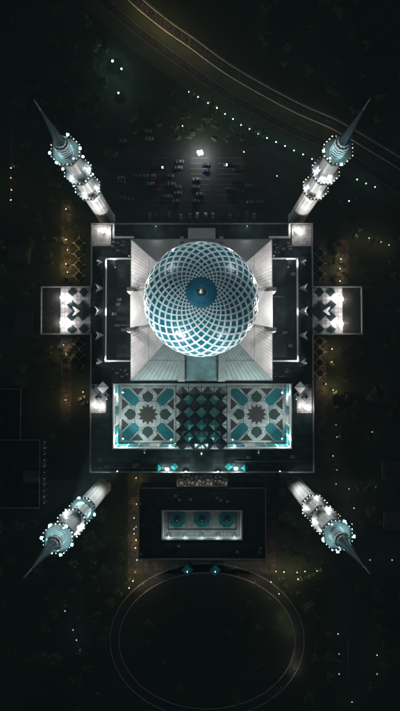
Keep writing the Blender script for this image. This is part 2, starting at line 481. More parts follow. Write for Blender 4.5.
rows = int(U[-1] / du); du_ = U[-1] / rows
lat, pan = MB(), MB(); cache = {}
for j in range(-1, rows):
    for k in range(ND):
        th = (k + (0 if j % 2 else .5)) * 2 * pi / ND
        C = (j * du_ + du_, th)
        cs = [(C[0] - du_, th), (C[0], th + pi/ND), (C[0] + du_, th), (C[0], th - pi/ND)]
        f = .73
        ins = [(C[0] + (u - C[0]) * f, th + (t - th) * f) for u, t in cs]
        if C[0] - du_ < -1e-6: cs[0] = (0, th); ins[0] = (0.0, th)
        scale = at_u(C[0])[0] / RD; hi_ = .32 * max(.35, scale)
        out = [dome_pt(u, t, .32 * max(.35, at_u(u)[0] / RD)) for u, t in cs]
        inn = [dome_pt(u, t, hi_) for u, t in ins]
        low = [dome_pt(u, t, 0.0) for u, t in ins]
        for q in range(4):
            r_ = (q + 1) % 4
            lat.face([out[q], out[r_], inn[r_], inn[q]]); lat.face([inn[q], inn[r_], low[r_], low[q]])
        mid = dome_pt(C[0], th, .10 * scale)
        for q in range(4): pan.face([low[q], low[(q+1) % 4], mid])
lat.build("rib_lattice", rib_white, dome)
pan.build("dome_panel", dome_blue, dome)["kind"] = "stuff"
rt, zt_ = prof[-1]
b = MB(); b.lathe([(rt + .35, zt_ - .3), (rt + .35, zt_ + .5), (rt*.85, zt_ + 1.1), (rt*.5, zt_ + 1.8), (.8, zt_ + 2.3)], 32); b.build("dome_cap", cap_blue, dome, smooth=False)
b = MB(); b.lathe([(.5, 0), (.35, 1.6), (1.1, 2.3), (1.25, 3.0), (1.0, 3.8), (.3, 4.4), (.2, 6)], 16, c=(0, 0, zt_ + 2.2)); b.build("finial", gold, dome, smooth=True)
light(dome, (0, 0, zt_ + 12), 1800, (.85, 1, 1), .12)  # fill light added over the finial to brighten the upper dome
b = MB(); b.lathe([(18.5, 50), (18.5, ZQ - 13.5), (prof[0][0] + .5, prof[0][1] + .3)], 48); b.build("drum", white, mosque, loc=(-.1, HYC, 0), smooth=True)
# drum windows
b = MB()
for k in range(24):
    a = 2 * pi * k / 24; arch(b, 18.45 * cos(a), HYC + 18.45 * sin(a), cos(a), sin(a), 2.4, 4.6, 57.2)
b.build("drum_windows", teal_glass, mosque)["kind"] = "stuff"

# court ---------------------------------------------------------------
b = MB(); b.face([(CX0 - .4, CY0 - .4, ZC), (CX1 + .4, CY0 - .4, ZC), (CX1 + .4, CY1 + .4, ZC), (CX0 - .4, CY1 + .4, ZC)])
b.build("court_floor", court_white, mosque)
# walls of the court
b = MB()
b.box(CX0 - .49, CX0, CY0, CY1, ZC - .2, ZT + .9); b.box(CX1, CX1 + .49, CY0, CY1, ZC - .2, ZT + .9)
b.box(CX0 - .49, CX1 + .49, CY0 - .49, CY0 - .001, ZC - .2, ZT + .95); b.box(CX0 - .49, CX1 + .49, CY1 + .001, CY1 + .49, ZC - .2, ZT + .95)
b.build("court_wall", white, mosque)
b = MB(); g_ = MB()
for k in range(16):
    x = CX0 + (CX1 - CX0) * (k + .5) / 16
    (g_ if k not in (3, 12) else b).box(x - 2.4, x + 2.4, CY0, CY0 + .25, ZC + .1, ZC + 14, 0)
for k in range(6):
    y = CY0 + (CY1 - CY0) * (k + .5) / 6
    for xx, s in ((CX0, 1), (CX1, -1)):
        xa, xb = sorted((xx, xx + s * .25)); (g_ if k not in (2, 4) else b).box(xa, xb, y - 2.2, y + 2.2, ZC + .1, ZC + 14)
g_.build("teal_screens", teal_glass, mosque)["kind"] = "stuff"
b.build("white_doors", white_clad, mosque)["kind"] = "stuff"
def mosaic(cx, cy, sc):
    """star and cross design laid in the court floor, sc metres per unit of the half width"""
    m = MB()
    def T(p): return (cx + p[0] * sc, cy + p[1] * sc)
    def rot(p, a): return (p[0]*cos(a) - p[1]*sin(a), p[0]*sin(a) + p[1]*cos(a))
    def add(pts, z, mi): m.poly([T(p) for p in pts], 0, ZC + z, mi, top_only=True)
    for q in range(4):
        a = q * pi / 2
        add([rot(p, a) for p in ((.30, .44), (.44, .30), (.56, .30), (.90, .66), (.90, .84), (.84, .90), (.66, .90), (.30, .56))], .008, 0)
        add([rot(p, a) for p in ((.66, 0), (.52, -.12), (.46, -.16), (.80, 0))][:0] or [rot(p, a) for p in ((.84, 0), (.74, .10), (.68, .19), (.56, .19), (.46, .12), (.41, 0), (.46, -.12), (.56, -.19), (.68, -.19), (.74, -.10))], .008, 2)
        for s in (-1, 1):
            add([rot(p, a) for p in ((.66, s*.36), (.91, s*.14), (.91, s*.56))], .008, 1)
    star = []
    for k in range(24):
        r = .37 if k % 2 == 0 else .25
        star.append((r * cos(2*pi*k/24), r * sin(2*pi*k/24)))
    add(star, .012, 1)
    t = .012
    for q in range(8):                       # thin dark bands framing the diagonals
        a = (q // 2) * pi / 2; s = 1 if q % 2 else -1
        c0, c1_ = ((.50, .20), (.94, .58)) if s > 0 else ((.20, .50), (.58, .94))
        d_ = Vector((c1_[0]-c0[0], c1_[1]-c0[1])).normalized(); n_ = Vector((-d_.y, d_.x)) * .011
        add([rot(p, a) for p in ((c0[0]+n_.x, c0[1]+n_.y), (c0[0]-n_.x, c0[1]-n_.y), (c1_[0]-n_.x, c1_[1]-n_.y), (c1_[0]+n_.x, c1_[1]+n_.y))], .006, 3)
    for s in (-1, 1):
        add([(-.46, s*.46-t), (.46, s*.46-t), (.46, s*.46+t), (-.46, s*.46+t)], .004, 3)
        add([(s*.46-t, -.458), (s*.46+t, -.458), (s*.46+t, .458), (s*.46-t, .458)], .005, 3)
    for s in (-1, 1):
        add([(s*.30-t, -.458), (s*.30+t, -.458), (s*.30+t, .458), (s*.30-t, .458)][:0] or [(-1, s*.985-.012), (1, s*.985-.012), (1, s*.985+.012), (-1, s*.985+.012)], .004, 3)
    return m.build("floor_mosaic", [teal_tile, brown_tile, olive_tile, grey_line], mosque)
c1 = G(147.8, 414.3, ZC); c2 = G(256.6, 414.3, ZC)
mosaic(c1.x, c1.y, 16.2); mosaic(c2.x, c2.y, 16.2)

def pyramid(parent, x, y, z, r, h, m, name="roof_pyramid", rot=0.0, ridge=None):
    b = MB(); n = 4; i = 0
    pts = [(r * cos(rot + k*pi/2), r * sin(rot + k*pi/2)) for k in range(4)]
    for k in range(4):
        p, q = pts[k], pts[(k+1) % 4]
        b.face([(p[0], p[1], 0), (q[0], q[1], 0), (q[0], q[1], .35), (p[0], p[1], .35)])
        b.face([(p[0], p[1], .35), (q[0], q[1], .35), (0, 0, h)])
    if ridge:
        for p in pts: b.bar((p[0], p[1], .38), (0, 0, h + .03), .16, mi=1)
    return b.build(name, [m, ridge] if ridge else m, parent, loc=(x, y, z))
# grid of skylights bridging the middle of the court
ps = 12.75
bx = MB()
xa, xb = GX(178.5, ZT), GX(226.5, ZT)
for i in range(5):
    x = GX(182.3 + (i - .5) * ps, ZT)
    bx.bar((x, CY0, ZT - .8), (x, CY1, ZT - .8), .4, 1.0)
for j in range(6):
    y = GY(444 - (j - .5) * 12.6, ZT)
    if CY0 < y < CY1: bx.bar((xa, y, ZT - 1.3), (xb, y, ZT - 1.3), .4, .8)
bx.build("skylight_beams", teal_dark, mosque)["kind"] = "stuff"
for j in range(5):
    for i in range(4):
        p = G(182.3 + ps * i, 443.4 - 12.45 * j, ZT)
        pyramid(mosque, p.x, p.y, ZT + .1 if j else ZT + 1.3, 3.85, 1.5, mat("black_glazing", (.006, .012, .014), .3), "dark_skylight")
for j in range(4):
    for i in range(3):
        p = G(182.3 + ps * (i + .5), 443.4 - 12.45 * (j + .5), ZT)
        pyramid(mosque, p.x, p.y, ZT + .5, 2.95, 1.7, mat("teal_skylight_glass", (.005, .15, .16), .35, var=.3, vscale=.6), "teal_skylight", ridge=grey_line)

# wing terraces: dark pyramids, white ones coloured as lit, rooflights
for s in (-1, 1):
    def mx(px): return px if s < 0 else 403 - px
    xa, xb = sorted((G(mx(60.5), 310, ZT).x, G(mx(90.6), 310, ZT).x))
    b = MB(); b.box(xa, xb, WY0 + .4, WY1 - .4, ZT + .002, ZT + .10); b.build("inlaid_paving", grid_mat("pale_wing_paving", (.21, .20, .195), (.10, .10, .10), 2.15, 2.15, .08, var=.35), mosque)
    for px, py, r in ((72, 292, 1.9), (83.5, 291.8, 2.1), (71.5, 304.5, 2.0), (71.5, 316.5, 2.0), (71.5, 329, 1.9), (83.5, 328.8, 2.2), (82.5, 310.5, 4.2), (95.8, 291.6, 1.9), (95.6, 304.5, 2.2), (95.6, 317.5, 2.2), (96, 329.5, 2.0)):
        p = G(mx(px), py, ZT + 1); pyramid(mosque, p.x, p.y, ZT + .11, r * 1.3, r * .25, mat("black_glazing", (.006, .012, .014), .3))
    for px, py, r in ((76.5, 311, 2.6), (99.2, 288, 2.3), (99.2, 311, 2.7), (99.2, 335, 2.3), (99.5, 262, 1.5), (99.5, 361.5, 1.6)):
        p = G(mx(px), py, ZT + 1)
        b = MB(); w_, h_ = r * 1.2, r * 1.2   # white fin shaped and coloured as a pyramid's lit faces, ridge pointing inward
        b.face([(-w_*.9*(-s), w_, 0), (w_*.9*(-s), 0, 0), (0, 0, h_)]); b.face([(w_*.9*(-s), 0, 0), (-w_*.9*(-s), -w_, 0), (0, 0, h_)])
        b.face([(-w_*.9*(-s), w_, 0), (0, 0, h_), (-w_*.35*(-s), 0, 0)]); b.face([(0, 0, h_), (-w_*.9*(-s), -w_, 0), (-w_*.35*(-s), 0, 0)])
        b.build("lit_face_fin", white, mosque, loc=(p.x, p.y, ZT + .01))
    p, q = G(mx(92), 225, ZT), G(mx(111), 246, ZT); xa, xb = sorted((p.x, q.x))
    b = MB(); b.box(xa, xb, q.y, p.y, ZT + .004, ZT + .10); b.build("corner_glow_paving", wing_paving, mosque)  # pale patch standing in for lamp glow on the dark roof
    # corner patch by the court
    p, q = G(mx(91.5), 384, ZT), G(mx(106), 413, ZT); xa, xb = sorted((p.x, q.x))
    b = MB(); b.box(xa, xb, q.y, p.y, ZT + .004, ZT + .10); b.build("corner_glow_paving", wing_paving, mosque)
    for px, py, r, m_ in ((102.5, 387.5, 3.2, white), (95, 388, 2.0, teal_dark), (98, 398, 1.8, teal_dark), (106.5, 396, 1.8, teal_dark)):  # the white pyramid is coloured as one with lit faces
        p = G(mx(px), py, ZT + 1); pyramid(mosque, p.x, p.y, ZT + .11, r, r * .8, m_)
    for px, py in ((158, 468.3), (174.5, 467)):
        p = G(mx(px), py, ZT + 1); pyramid(mosque, p.x, p.y, ZT + .01, 2.0, 1.5, teal_glass)
# roof plant and vents in the four corners of the terrace
vents = []
for s in (-1, 1):
    for k in range(26):
        px = random.uniform(112, 131); py = random.uniform(241, 253) if k < 17 else random.uniform(366, 378)
        p = G(px if s < 0 else 403 - px, py, ZT); vents.append((p.x, p.y))
for x, y in vents[:52]:
    b = MB(); a = random.uniform(.35, .8); b.box(-a, a, -a*.6, a*.6, 0, random.uniform(.6, 1.3))
    b.build("roof_vent", grey_metal if random.random() < .5 else parapet_m, mosque, loc=(x, y, ZT + .01))

# air handling units and pipes on the terrace and the raised blocks
dk = mat("dull_metal", (.09, .095, .10), .6, metal=.3, var=.3, vscale=1)
for k in range(14):
    s_ = random.choice((-1, 1)); x = s_ * random.uniform(38.5, 49.5) if k < 8 else s_ * random.uniform(20, 56); y = random.uniform(UY0 + 3, UY1 - 3) if k < 8 else random.uniform(Y0 + 1.8, CY0 - 4)
    z = 27.2 if k < 8 else ZT + .01
    b = MB(); b.box(-1.1, 1.1, -.7, .7, 0, 1.3); b.box(-.5, .5, -.5, .5, 1.3, 1.5); b.build("air_handler", dk, mosque, loc=(x, y, z))
for x0_, y0_, x1_, y1_, z in ((-52, 12, -52, 50, 27.5), (-44, 25, -37, 25, 27.5), (52, 10, 52, 47, 27.5), (44, 40, 37, 40, 27.5), (-55, -50.5, -20, -50.5, 24.3), (18, -47, 54, -47, 24.3)):
    b = MB(); b.bar((x0_, y0_, z), (x1_, y1_, z), .28); b.build("roof_pipe", dk, mosque)

# south annexe ----------------------------------------------------------
ZA = 14.0
ax = thing("annexe", "low wide dark flat-roofed annexe with a sunken pale court of three fountains", "building", (0, 0, 0))
AX0, AX1, AY1, AY0 = GX(139.5, ZA), GX(265, ZA), GY(488, ZA), GY(559, ZA)
IX0, IX1, IY1, IY0 = GX(163, ZA), GX(241, ZA), GY(511.5, ZA), GY(538.5, ZA)
b = MB(); b.box(AX0, AX1, IY1, AY1, 0, ZA); b.box(AX0, AX1, AY0, IY0, 0, ZA); b.box(AX0, IX0, IY0 + .002, IY1 - .002, 0, ZA); b.box(IX1, AX1, IY0 + .002, IY1 - .002, 0, ZA)
b.build("flat_roof", roof_black, ax)
def ax_par(pts, z, h, t, m, name="parapet"):
    b = MB()
    for k in range(4):
        a, c = Vector((*pts[k], z + h/2)), Vector((*pts[(k+1) % 4], z + h/2)); d = (c-a).normalized()*(t/2-.004*(k % 2))
        b.bar(a-d, c+d, t, h + .004*(k % 2))
    b.build(name, m, ax)
ax_par([(AX0, AY0), (AX1, AY0), (AX1, AY1), (AX0, AY1)], ZA, .8, .4, mat("dim_parapet", (.07, .09, .09), .8))
ax_par([(IX0-.4, IY0-.4), (IX1+.4, IY0-.4), (IX1+.4, IY1+.4), (IX0-.4, IY1+.4)], ZA, .8, .4, mat("mid_parapet", (.15, .18, .18), .8))
ZI = ZA - 4
b = MB(); b.box(IX0 - .2, IX1 + .2, IY0 - .2, IY1 + .2, ZI - .4, ZI); b.build("inner_court", grid_mat("pale_inner_paving", (.26, .28, .27), (.12, .14, .14), 1.5, 1.5, .08, var=.2), ax)
b = MB(); b.box(IX0 + .01, IX0 + .3, IY0, IY1, ZI, ZA); b.box(IX1 - .3, IX1 - .01, IY0, IY1, ZI, ZA); b.box(IX0 + .3, IX1 - .3, IY0 + .01, IY0 + .3, ZI, ZA)
b.build("inner_wall", white_clad, ax)
yl = GY(529.5, ZI + .3)
b = MB(); b.box(IX0 + 2.5, IX1 - 2.5, yl - .2, yl + .2, ZI, ZI + .7); b.box(IX0 + 2.5, IX0 + 2.9, yl + .2, IY1 - .3, ZI, ZI + .7); b.box(IX1 - 2.9, IX1 - 2.5, yl + .2, IY1 - .3, ZI, ZI + .7)
b.build("low_kerb", olive_tile, ax)
for k in range(12):
    x = random.choice((-1, 1)) * random.uniform(4, 34); y = random.choice((random.uniform(AY0 + 2, IY0 - 3), random.uniform(IY1 + 3, AY1 - 2)))
    b = MB(); b.box(-.8, .8, -.55, .55, 0, 1.0); b.box(-.35, .35, -.35, .35, 1.0, 1.2); b.build("roof_vent", dk, ax, loc=(x, y, ZA + .01))
fsrc = None
for px, lab in ((177.5, "scalloped teal fountain basin, westernmost of three in the annexe court"), (202, "scalloped teal fountain basin between two others in the annexe court"), (226.5, "scalloped teal fountain basin, easternmost of three in the annexe court")):
    p = G(px, 519.5, ZI)
    if fsrc is None:
        f = thing("fountain", lab, "fountain", (p.x, p.y, ZI), 0, "fountains in the annexe court"); fsrc = f
        b = MB(); n = 48; ring = []
        pr = [(4.3, 0), (4.3, .7), (3.8, .7), (3.8, .35)]
        for r, z in pr:
            for k in range(n):
                a = 2*pi*k/n; rr = r * (1 + .10 * abs(sin(4 * a)) - .05); b.v.append((rr*cos(a), rr*sin(a), z))
        for j in range(len(pr)-1):
            for k in range(n): b.f.append([j*n+k, j*n+(k+1) % n, (j+1)*n+(k+1) % n, (j+1)*n+k]); b.m.append(0)
        b.build("basin", teal_tile, f)
        b = MB(); b.v = [(3.78*(1+.10*abs(sin(8*pi*k/n))-.05)*cos(2*pi*k/n), 3.78*(1+.10*abs(sin(8*pi*k/n))-.05)*sin(2*pi*k/n), .38) for k in range(n)]; b.f = [list(range(n))]; b.m = [0]
        b.build("water", teal_glass, f)
        b = MB(); b.lathe([(1.9, .3), (1.9, 1.0), (1.5, 1.2), (1.3, 1.2), (1.2, .9)], 16); b.build("inner_basin", teal_dark, f)
        b = MB(); b.lathe([(.35, .8), (.25, 1.8), (.7, 2.0), (.1, 2.4)], 10); b.build("spout", parapet_m, f)
    else:
        f = copy_tree(fsrc); f.location = (p.x, p.y, ZI); f["label"] = lab
for x in (-18, -9, 0, 9, 18):
    b = MB(); b.lathe([(.1, 0), (.08, 4.4)], 8); b.lathe([(.08, 4.4), (.22, 4.6), (.05, 4.9)], 8); b.build("court_lamp", emit("lamp_court", (.8, 1, .95), .4), ax, loc=(x, IY0 + 1.2, ZI))
    light(ax, (x, IY0 + 1.2, ZI + 5.6), 560, (.8, 1, .95), .04)
# carved roof screen between terrace and annexe
orn = bpy.data.materials.new("carved_screen"); orn.use_nodes = True; nt = orn.node_tree; bb = nt.nodes["Principled BSDF"]
tc = nt.nodes.new("ShaderNodeTexCoord"); vo = nt.nodes.new("ShaderNodeTexVoronoi"); vo.feature = 'DISTANCE_TO_EDGE'; vo.inputs["Scale"].default_value = .62
nz = nt.nodes.new("ShaderNodeTexNoise"); nz.inputs["Scale"].default_value = .5; nz.inputs["Detail"].default_value = 3
mixv = nt.nodes.new("ShaderNodeMix"); mixv.data_type = 'VECTOR'; mixv.inputs[0].default_value = .25
nt.links.new(tc.outputs["Object"], mixv.inputs[4]); nt.links.new(nz.outputs["Color"], mixv.inputs[5]); nt.links.new(tc.outputs["Object"], nz.inputs["Vector"])
nt.links.new(mixv.outputs[1], vo.inputs["Vector"])
cr = nt.nodes.new("ShaderNodeValToRGB"); cr.color_ramp.elements[0].position = .10; cr.color_ramp.elements[1].position = .22
cr.color_ramp.elements[0].color = (.03, .03, .028, 1); cr.color_ramp.elements[1].color = (.55, .52, .42, 1)
nt.links.new(vo.outputs["Distance"], cr.inputs["Fac"]); nt.links.new(cr.outputs["Color"], bb.inputs["Base Color"])
p, q = G(177, 474.5, 16), G(227, 486, 16)
sc_ = thing("entrance_portal", "pale carved arabesque portal roof between the mosque terrace and the annexe", "portal", ((p.x+q.x)/2, (p.y+q.y)/2, 0))
wx, wy = (q.x-p.x)/2, (p.y-q.y)/2
b = MB(); b.box(-wx, wx, -wy, wy, 15.4, 16); b.build("carved_roof", orn, sc_)
b = MB(); b.bar((-wx, -wy-.15, 16), (wx, -wy-.15, 16), .3, .8); b.bar((-wx-.15, -wy, 16.05), (-wx-.15, wy, 16.05), .3, .8); b.bar((wx+.15, -wy, 16.05), (wx+.15, wy, 16.05), .3, .8); b.build("rim_wall", parapet_m, sc_)
for i in range(6):
    b = MB(); b.box(-.4, .4, -.4, .4, 0, 15.4); b.build("pillar", white, sc_, loc=(-wx + 1 + i * (2*wx-2)/5, -wy + .6, 0))
# teal kiosks south of the annexe
for px, lab in ((187.5, "small teal glazed kiosk west of the annexe steps"), (215, "small teal glazed kiosk east of the annexe steps")):
    p = G(px, 568.5); k_ = thing("kiosk", lab, "kiosk", (p.x, p.y, 0), pi/4, "teal kiosks at the top of the drive")
    b = MB(); b.box(-1.8, 1.8, -1.8, 1.8, 0, 2.6); b.build("walls", teal_glass, k_)
    b = MB(); b.face([(-2.4, -2.4, 2.6), (2.4, -2.4, 2.6), (0, 0, 4.2)]); b.face([(2.4, -2.4, 2.6), (2.4, 2.4, 2.6), (0, 0, 4.2)]); b.face([(2.4, 2.4, 2.6), (-2.4, 2.4, 2.6), (0, 0, 4.2)]); b.face([(-2.4, 2.4, 2.6), (-2.4, -2.4, 2.6), (0, 0, 4.2)])
    b.build("roof", teal_tile, k_)
    b = MB(); b.lathe([(.12, 4.1), (.12, 5.2)], 8); b.lathe([(.05, 5.15), (.3, 5.4), (.05, 5.7)], 8); b.build("roof_lamp", e_small, k_)
    light(k_, (0, 0, 7), 150, (.2, .95, 1), .3)

# ------------------------------------------------------------------ minarets
def minaret(loc, label, lit, aim):
    """loc base centre; lit: dict of powers; aim: direction to the court"""
    t = thing("minaret", label, "minaret", loc, 0, "four corner minarets")
    r8 = pi / 8
    def shaft(z0, z1, r0, r1, nm="shaft"):
        b = MB(); b.lathe([(r0, z0), (r1, z1)], 32, rot=0, star=.955, cap=False)
        # pale string courses
        b.lathe([(r0 * 1.04, z0), (r0 * 1.04, z0 + .8)], 8, rot=0, cap=True)
        return b.build(nm, white_clad, t)
    b = MB(); b.lathe([(5.0, 0), (5.0, 3), (4.5, 4)], 8, rot=r8); b.build("base", white, t)
    b = MB(); a = aim; arch(b, 4.62 * cos(a), 4.62 * sin(a), cos(a), sin(a), 2.0, 4.0, 0); b.build("door", glass_dark, t)
    zs = (54.0, 75.5, 98.0); rs = (6.5, 6.5, 6.3)
    shaft(3.8, 51.8, 4.6, 4.5); shaft(54, 73.2, 4.3, 4.2); shaft(75.5, 95.7, 3.95, 3.8)
    for gi, (z, r) in enumerate(zip(zs, rs)):
        b = MB(); b.lathe([(3.8, z - 3.2), (r * .92, z - .9), (r, z - .5), (r, z)], 8, rot=r8)
        g = b.build("gallery", parapet_m, t)
        b = MB(); b.lathe([(r - .45, z + .005), (r - .45, z + .05)], 8, rot=r8); b.build("gallery_floor", mat("gallery_paving", (.27, .28, .28), .7, var=.2, vscale=1), g)
        b = MB(); i = 0
        b.lathe([(r - .4, z + .06), (r - .4, z + 1.3), (r + .05, z + 1.3), (r + .05, z + .0)], 8, rot=r8, cap=False); b.build("gallery_parapet", black_metal, g)
        rr = r - .15
        corners = [Vector((rr * cos(r8 + k * pi/4), rr * sin(r8 + k * pi/4), z + 1.55)) for k in range(8)]
        for k in range(8):
            for j in range(3):
                p = corners[k].lerp(corners[(k+1) % 8], j / 3 + .02)
                bu = bulb_w if lit['bulbs'][gi] == 'w' else (bulb_c if lit['bulbs'][gi] == 'c' else random.choice((bulb_w, bulb_c)))
                bu = random.choice(bu); o = bpy.data.objects.new("bulb", bu); COL.objects.link(o); o.parent = g; o.location = p
        # floods standing on the gallery floor at the foot of the shaft above
        for az, pw, kind in lit['g'][gi]:
            q_ = (5.0 - .3 * gi) if kind == 'c' else r - .1
            p = Vector((q_ * cos(az), q_ * sin(az), z + (.55 if kind == 'c' else 2.1)))
            o = bpy.data.objects.new("gallery_floodlight", flood_c if kind == 'c' else flood_t); COL.objects.link(o); o.parent = g; o.location = p; o.rotation_euler = (0, 0, az)
            light(g, p + Vector((0, 0, .9)), pw * (.62 if kind == 'c' else (1.0 if gi < 2 else .7)), (.9, .97, 1) if kind == 'c' else (.5, .95, 1), .10 if kind == 'c' else .32)
    # lantern with white and teal zigzag bands
    b = MB(); n = 24; cols = []
    z0, h = 98.1, 0.95
    for k in range(12):
        rr = 3.25 - max(0, k - 8) * .36
        cols.append([(rr*cos(2*pi*i/n), rr*sin(2*pi*i/n), z0 + k*h + (.55 if i % 2 and 0 < k < 11 else 0)) for i in range(n)])
    for k in range(11):
        for i in range(n):
            b.face([cols[k][i], cols[k][(i+1) % n], cols[k+1][(i+1) % n], cols[k+1][i]], k % 2)
    b.build("lantern", [rib_white, spire_teal], t)
    b = MB(); b.lathe([(2.2, 108.4), (2.25, 108.8), (1.8, 111.5), (1.25, 121), (.65, 130), (.32, 134.5)], 16); b.build("spire", spire_teal, t)
    b = MB(); b.lathe([(.34, 134), (.5, 134.6), (.24, 135.4), (.20, 139.6), (.38, 140.1), (.12, 140.8), (.05, 142)], 8); b.build("finial", parapet_m, t)
    return t
def ico(name, r, m, sub=1):
    bm = bmesh.new(); bmesh.ops.create_icosphere(bm, subdivisions=sub, radius=r)
    me = bpy.data.meshes.new(name); bm.to_mesh(me); bm.free(); me.materials.append(m); return me
bulb_w = [ico("bulb_warm", r, emit("bulb_warm_%d" % k, (1, .80, .60), e)) for k, (r, e) in enumerate(((.24, 2.4), (.20, 1.4), (.17, .8), (.26, 3.0)))]
bulb_c = [ico("bulb_cool", r, emit("bulb_cool_%d" % k, (.72, .97, 1), e)) for k, (r, e) in enumerate(((.24, 3.0), (.19, 1.5), (.16, .8), (.30, 4.0)))]
def flood_mesh(name, m, s=1.0):
    b = MB(); b.box(-.12*s, .12*s, -.5*s, .5*s, -.9*s, -.1*s, 1); b.box(-.45*s, .45*s, -.6*s, .6*s, -.1*s, .25*s, 1); b.box(-.38*s, .38*s, -.52*s, .52*s, .25*s, .33*s, 0)
    o = b.build(name, [m, black_metal]); me = o.data; bpy.data.objects.remove(o); return me
flood_c = flood_mesh("flood_cool", e_cool, .5); flood_t = flood_mesh("flood_teal", e_teal)

def ring(n, pw, kind, off=0.0): return [(off + 2*pi*k/n, pw, kind) for k in range(n)]
def toward(base, spread, pw, kind): return [(base + s, pw, kind) for s in spread]
# azimuth from each minaret toward the nadir (the side we see)
pTL, pTR, pBL, pBR = Vector((-54.8, 89.3, 0)), Vector((55.0, 89.3, 0)), Vector((-56.6, -65.4, 0)), Vector((53.6, -64.0, 0))
def az(p): return math.atan2(-p.y, -p.x)
K = 1.0
a = az(pTL); LT = dict(bulbs=('m', 'c', 'w'), g=(toward(a, (-.9, .9), 900, 'c') + toward(a, (2.2, -2.2), 500, 't'), toward(a, (-1.2, 1.2), 900, 'c') + toward(a, (2.2, -2.2), 700, 't'), toward(a, (-1.1, 1.1, -1.9), 1100, 't') + toward(a, (2.4,), 700, 't')))
a = az(pTR); LR = dict(bulbs=('w', 'm', 'w'), g=(toward(a, (-.9, .9), 900, 'c'), toward(a, (-1.0, 1.0, .2), 800, 'c'), toward(a, (-.9, .7), 1000, 't')))
a = az(pBL); LB = dict(bulbs=('c', 'c', 'm'), g=(toward(a, (-1.1, .9, 2.2), 900, 't'), toward(a, (-1.3, 1.3, -2.2), 1000, 'c'), toward(a, (-1.2, 1.2, 2.2, -2.2, .1), 1200, 't')))
a = az(pBR); LQ = dict(bulbs=('w', 'm', 'c'), g=(toward(a, (-.9, .9), 800, 'c'), toward(a, (-1.1, 1.1, 2.2), 900, 'c'), toward(a, (-1.1, 1.1, 2.4, -2.3), 1300, 't')))
minaret(pTL, "tall white octagonal minaret at the northwest corner, teal lamps glowing on its galleries", LT, az(pTL))
minaret(pTR, "tall white octagonal minaret at the northeast corner with bold zigzag lantern", LR, az(pTR))
minaret(pBL, "tall white minaret at the southwest corner crowded with white lamps", LB, az(pBL))
minaret(pBR, "tall white minaret at the southeast corner beside the row of warm lamps", LQ, az(pBR))

# ------------------------------------------------------------------ floodlights as things
def flood(name, label, loc, target, power, col=(1, .97, .96), spot=None, m=None, size=1.0, mast=2.0, pool=0, group="floodlights on the terraces", lens=None):
    t = thing(name, label, "floodlight", loc, 0, group)
    b = MB(); b.lathe([(.3*size, 0), (.3*size, .15), (.12, .2), (.1, mast)], 10); b.build("stand", black_metal, t)
    s = size
    if s > .9:                       # a crossbar of several lamp heads
        b = MB(); b.bar((-1.1*s, 0, mast - .1), (1.1*s, 0, mast - .1), .14*s); b.bar((0, -.7*s, mast - .1), (0, .7*s, mast - .1), .14*s); b.build("crossbar", black_metal, t)
        heads = ((-.55, .25), (-.2, -.45), (.35, .4), (.55, -.25), (0, 0))
    else: heads = ((0, 0),)
    for hx, hy in heads:
        k_ = s * (.62 if len(heads) > 1 else 1)
        b = MB(); b.lathe([(.35*k_, -.3*k_), (.75*k_, 0), (.75*k_, .12*k_), (.66*k_, .12*k_)], 12)
        hd = b.build("housing", black_metal, t, loc=(hx*s, hy*s, mast))
        b = MB(); b.lathe([(.64*k_, .13*k_), (.5*k_, .32*k_), (.25*k_, .42*k_)], 12)
        b.build("lens", m or e_white, hd)
    pos = Vector((0, 0, mast + .75*s))
    if pool and s > .9:
        light(t, (1.25*s, -.15*s, mast + .35*s), pool * .55, col, .2*s); light(t, (-1.25*s, .2*s, mast + .35*s), pool * .45, col, .2*s)
    elif pool: light(t, Vector((0, 0, mast + .8*s)), pool, col, .12)
    if power:
        light(t, pos, power, col, .15, spot, Vector(target) - Vector(loc))
    return t
WHT = (1, .965, .95); CL = (.80, .98, 1.0)
P = lambda px, py, z=ZT: G(px, py, z)
hall_w, hall_e = (-26, HYC, 47), (26, HYC, 47)
# visible glaring ones on the wing terraces
for px, py, sd_, ns in ((61.5, 297.5, "west", "northern"), (61.5, 322.5, "west", "southern"), (342, 297.5, "east", "northern"), (342, 322.5, "east", "southern")):
    p = P(px, py, ZT + 6)
    flood("floodlight", f"glaring white floodlight, {ns} one of two on the {sd_} wing terrace", (p.x, p.y, ZT), (0, HYC, 60), 16000, WHT, 80, size=1.8, mast=1.8, pool=9500)
for px, py, sd_ in ((103.5, 230, "northwest"), (297.5, 229.5, "northeast")):
    p = P(px, py, ZT + 3); mn = pTL if px < 200 else pTR
    flood("floodlight", f"dazzling floodlight on the terrace corner at the foot of the {sd_} minaret", (p.x, p.y, ZT), (mn.x, mn.y, 60), 0, WHT, 70, size=1.7, mast=2.2, pool=4200)
for px, py, sd_ in ((96.5, 406, "west"), (306.5, 407, "east")):
    p = P(px, py, ZT + 3)
    flood("floodlight", f"dazzling floodlight at the {sd_} end of the patterned courtyard", (p.x, p.y, ZT), (0, 0, 60), 0, WHT, size=1.5, mast=2.2, pool=4200)
for px, py, sd_ in ((167, 469.5, "west"), (236, 468.8, "east")):
    p = P(px, py, ZT + 2)
    flood("floodlight", f"cool white floodlight on the south parapet, {sd_} of the carved portal", (p.x, p.y, ZT), (0, 0, 60), 0, CL, size=1.0, mast=1.6, pool=4200)
    light(None, (p.x, Y0 - 2.5, 14), 260, (1, .95, .85), .3) if False else None
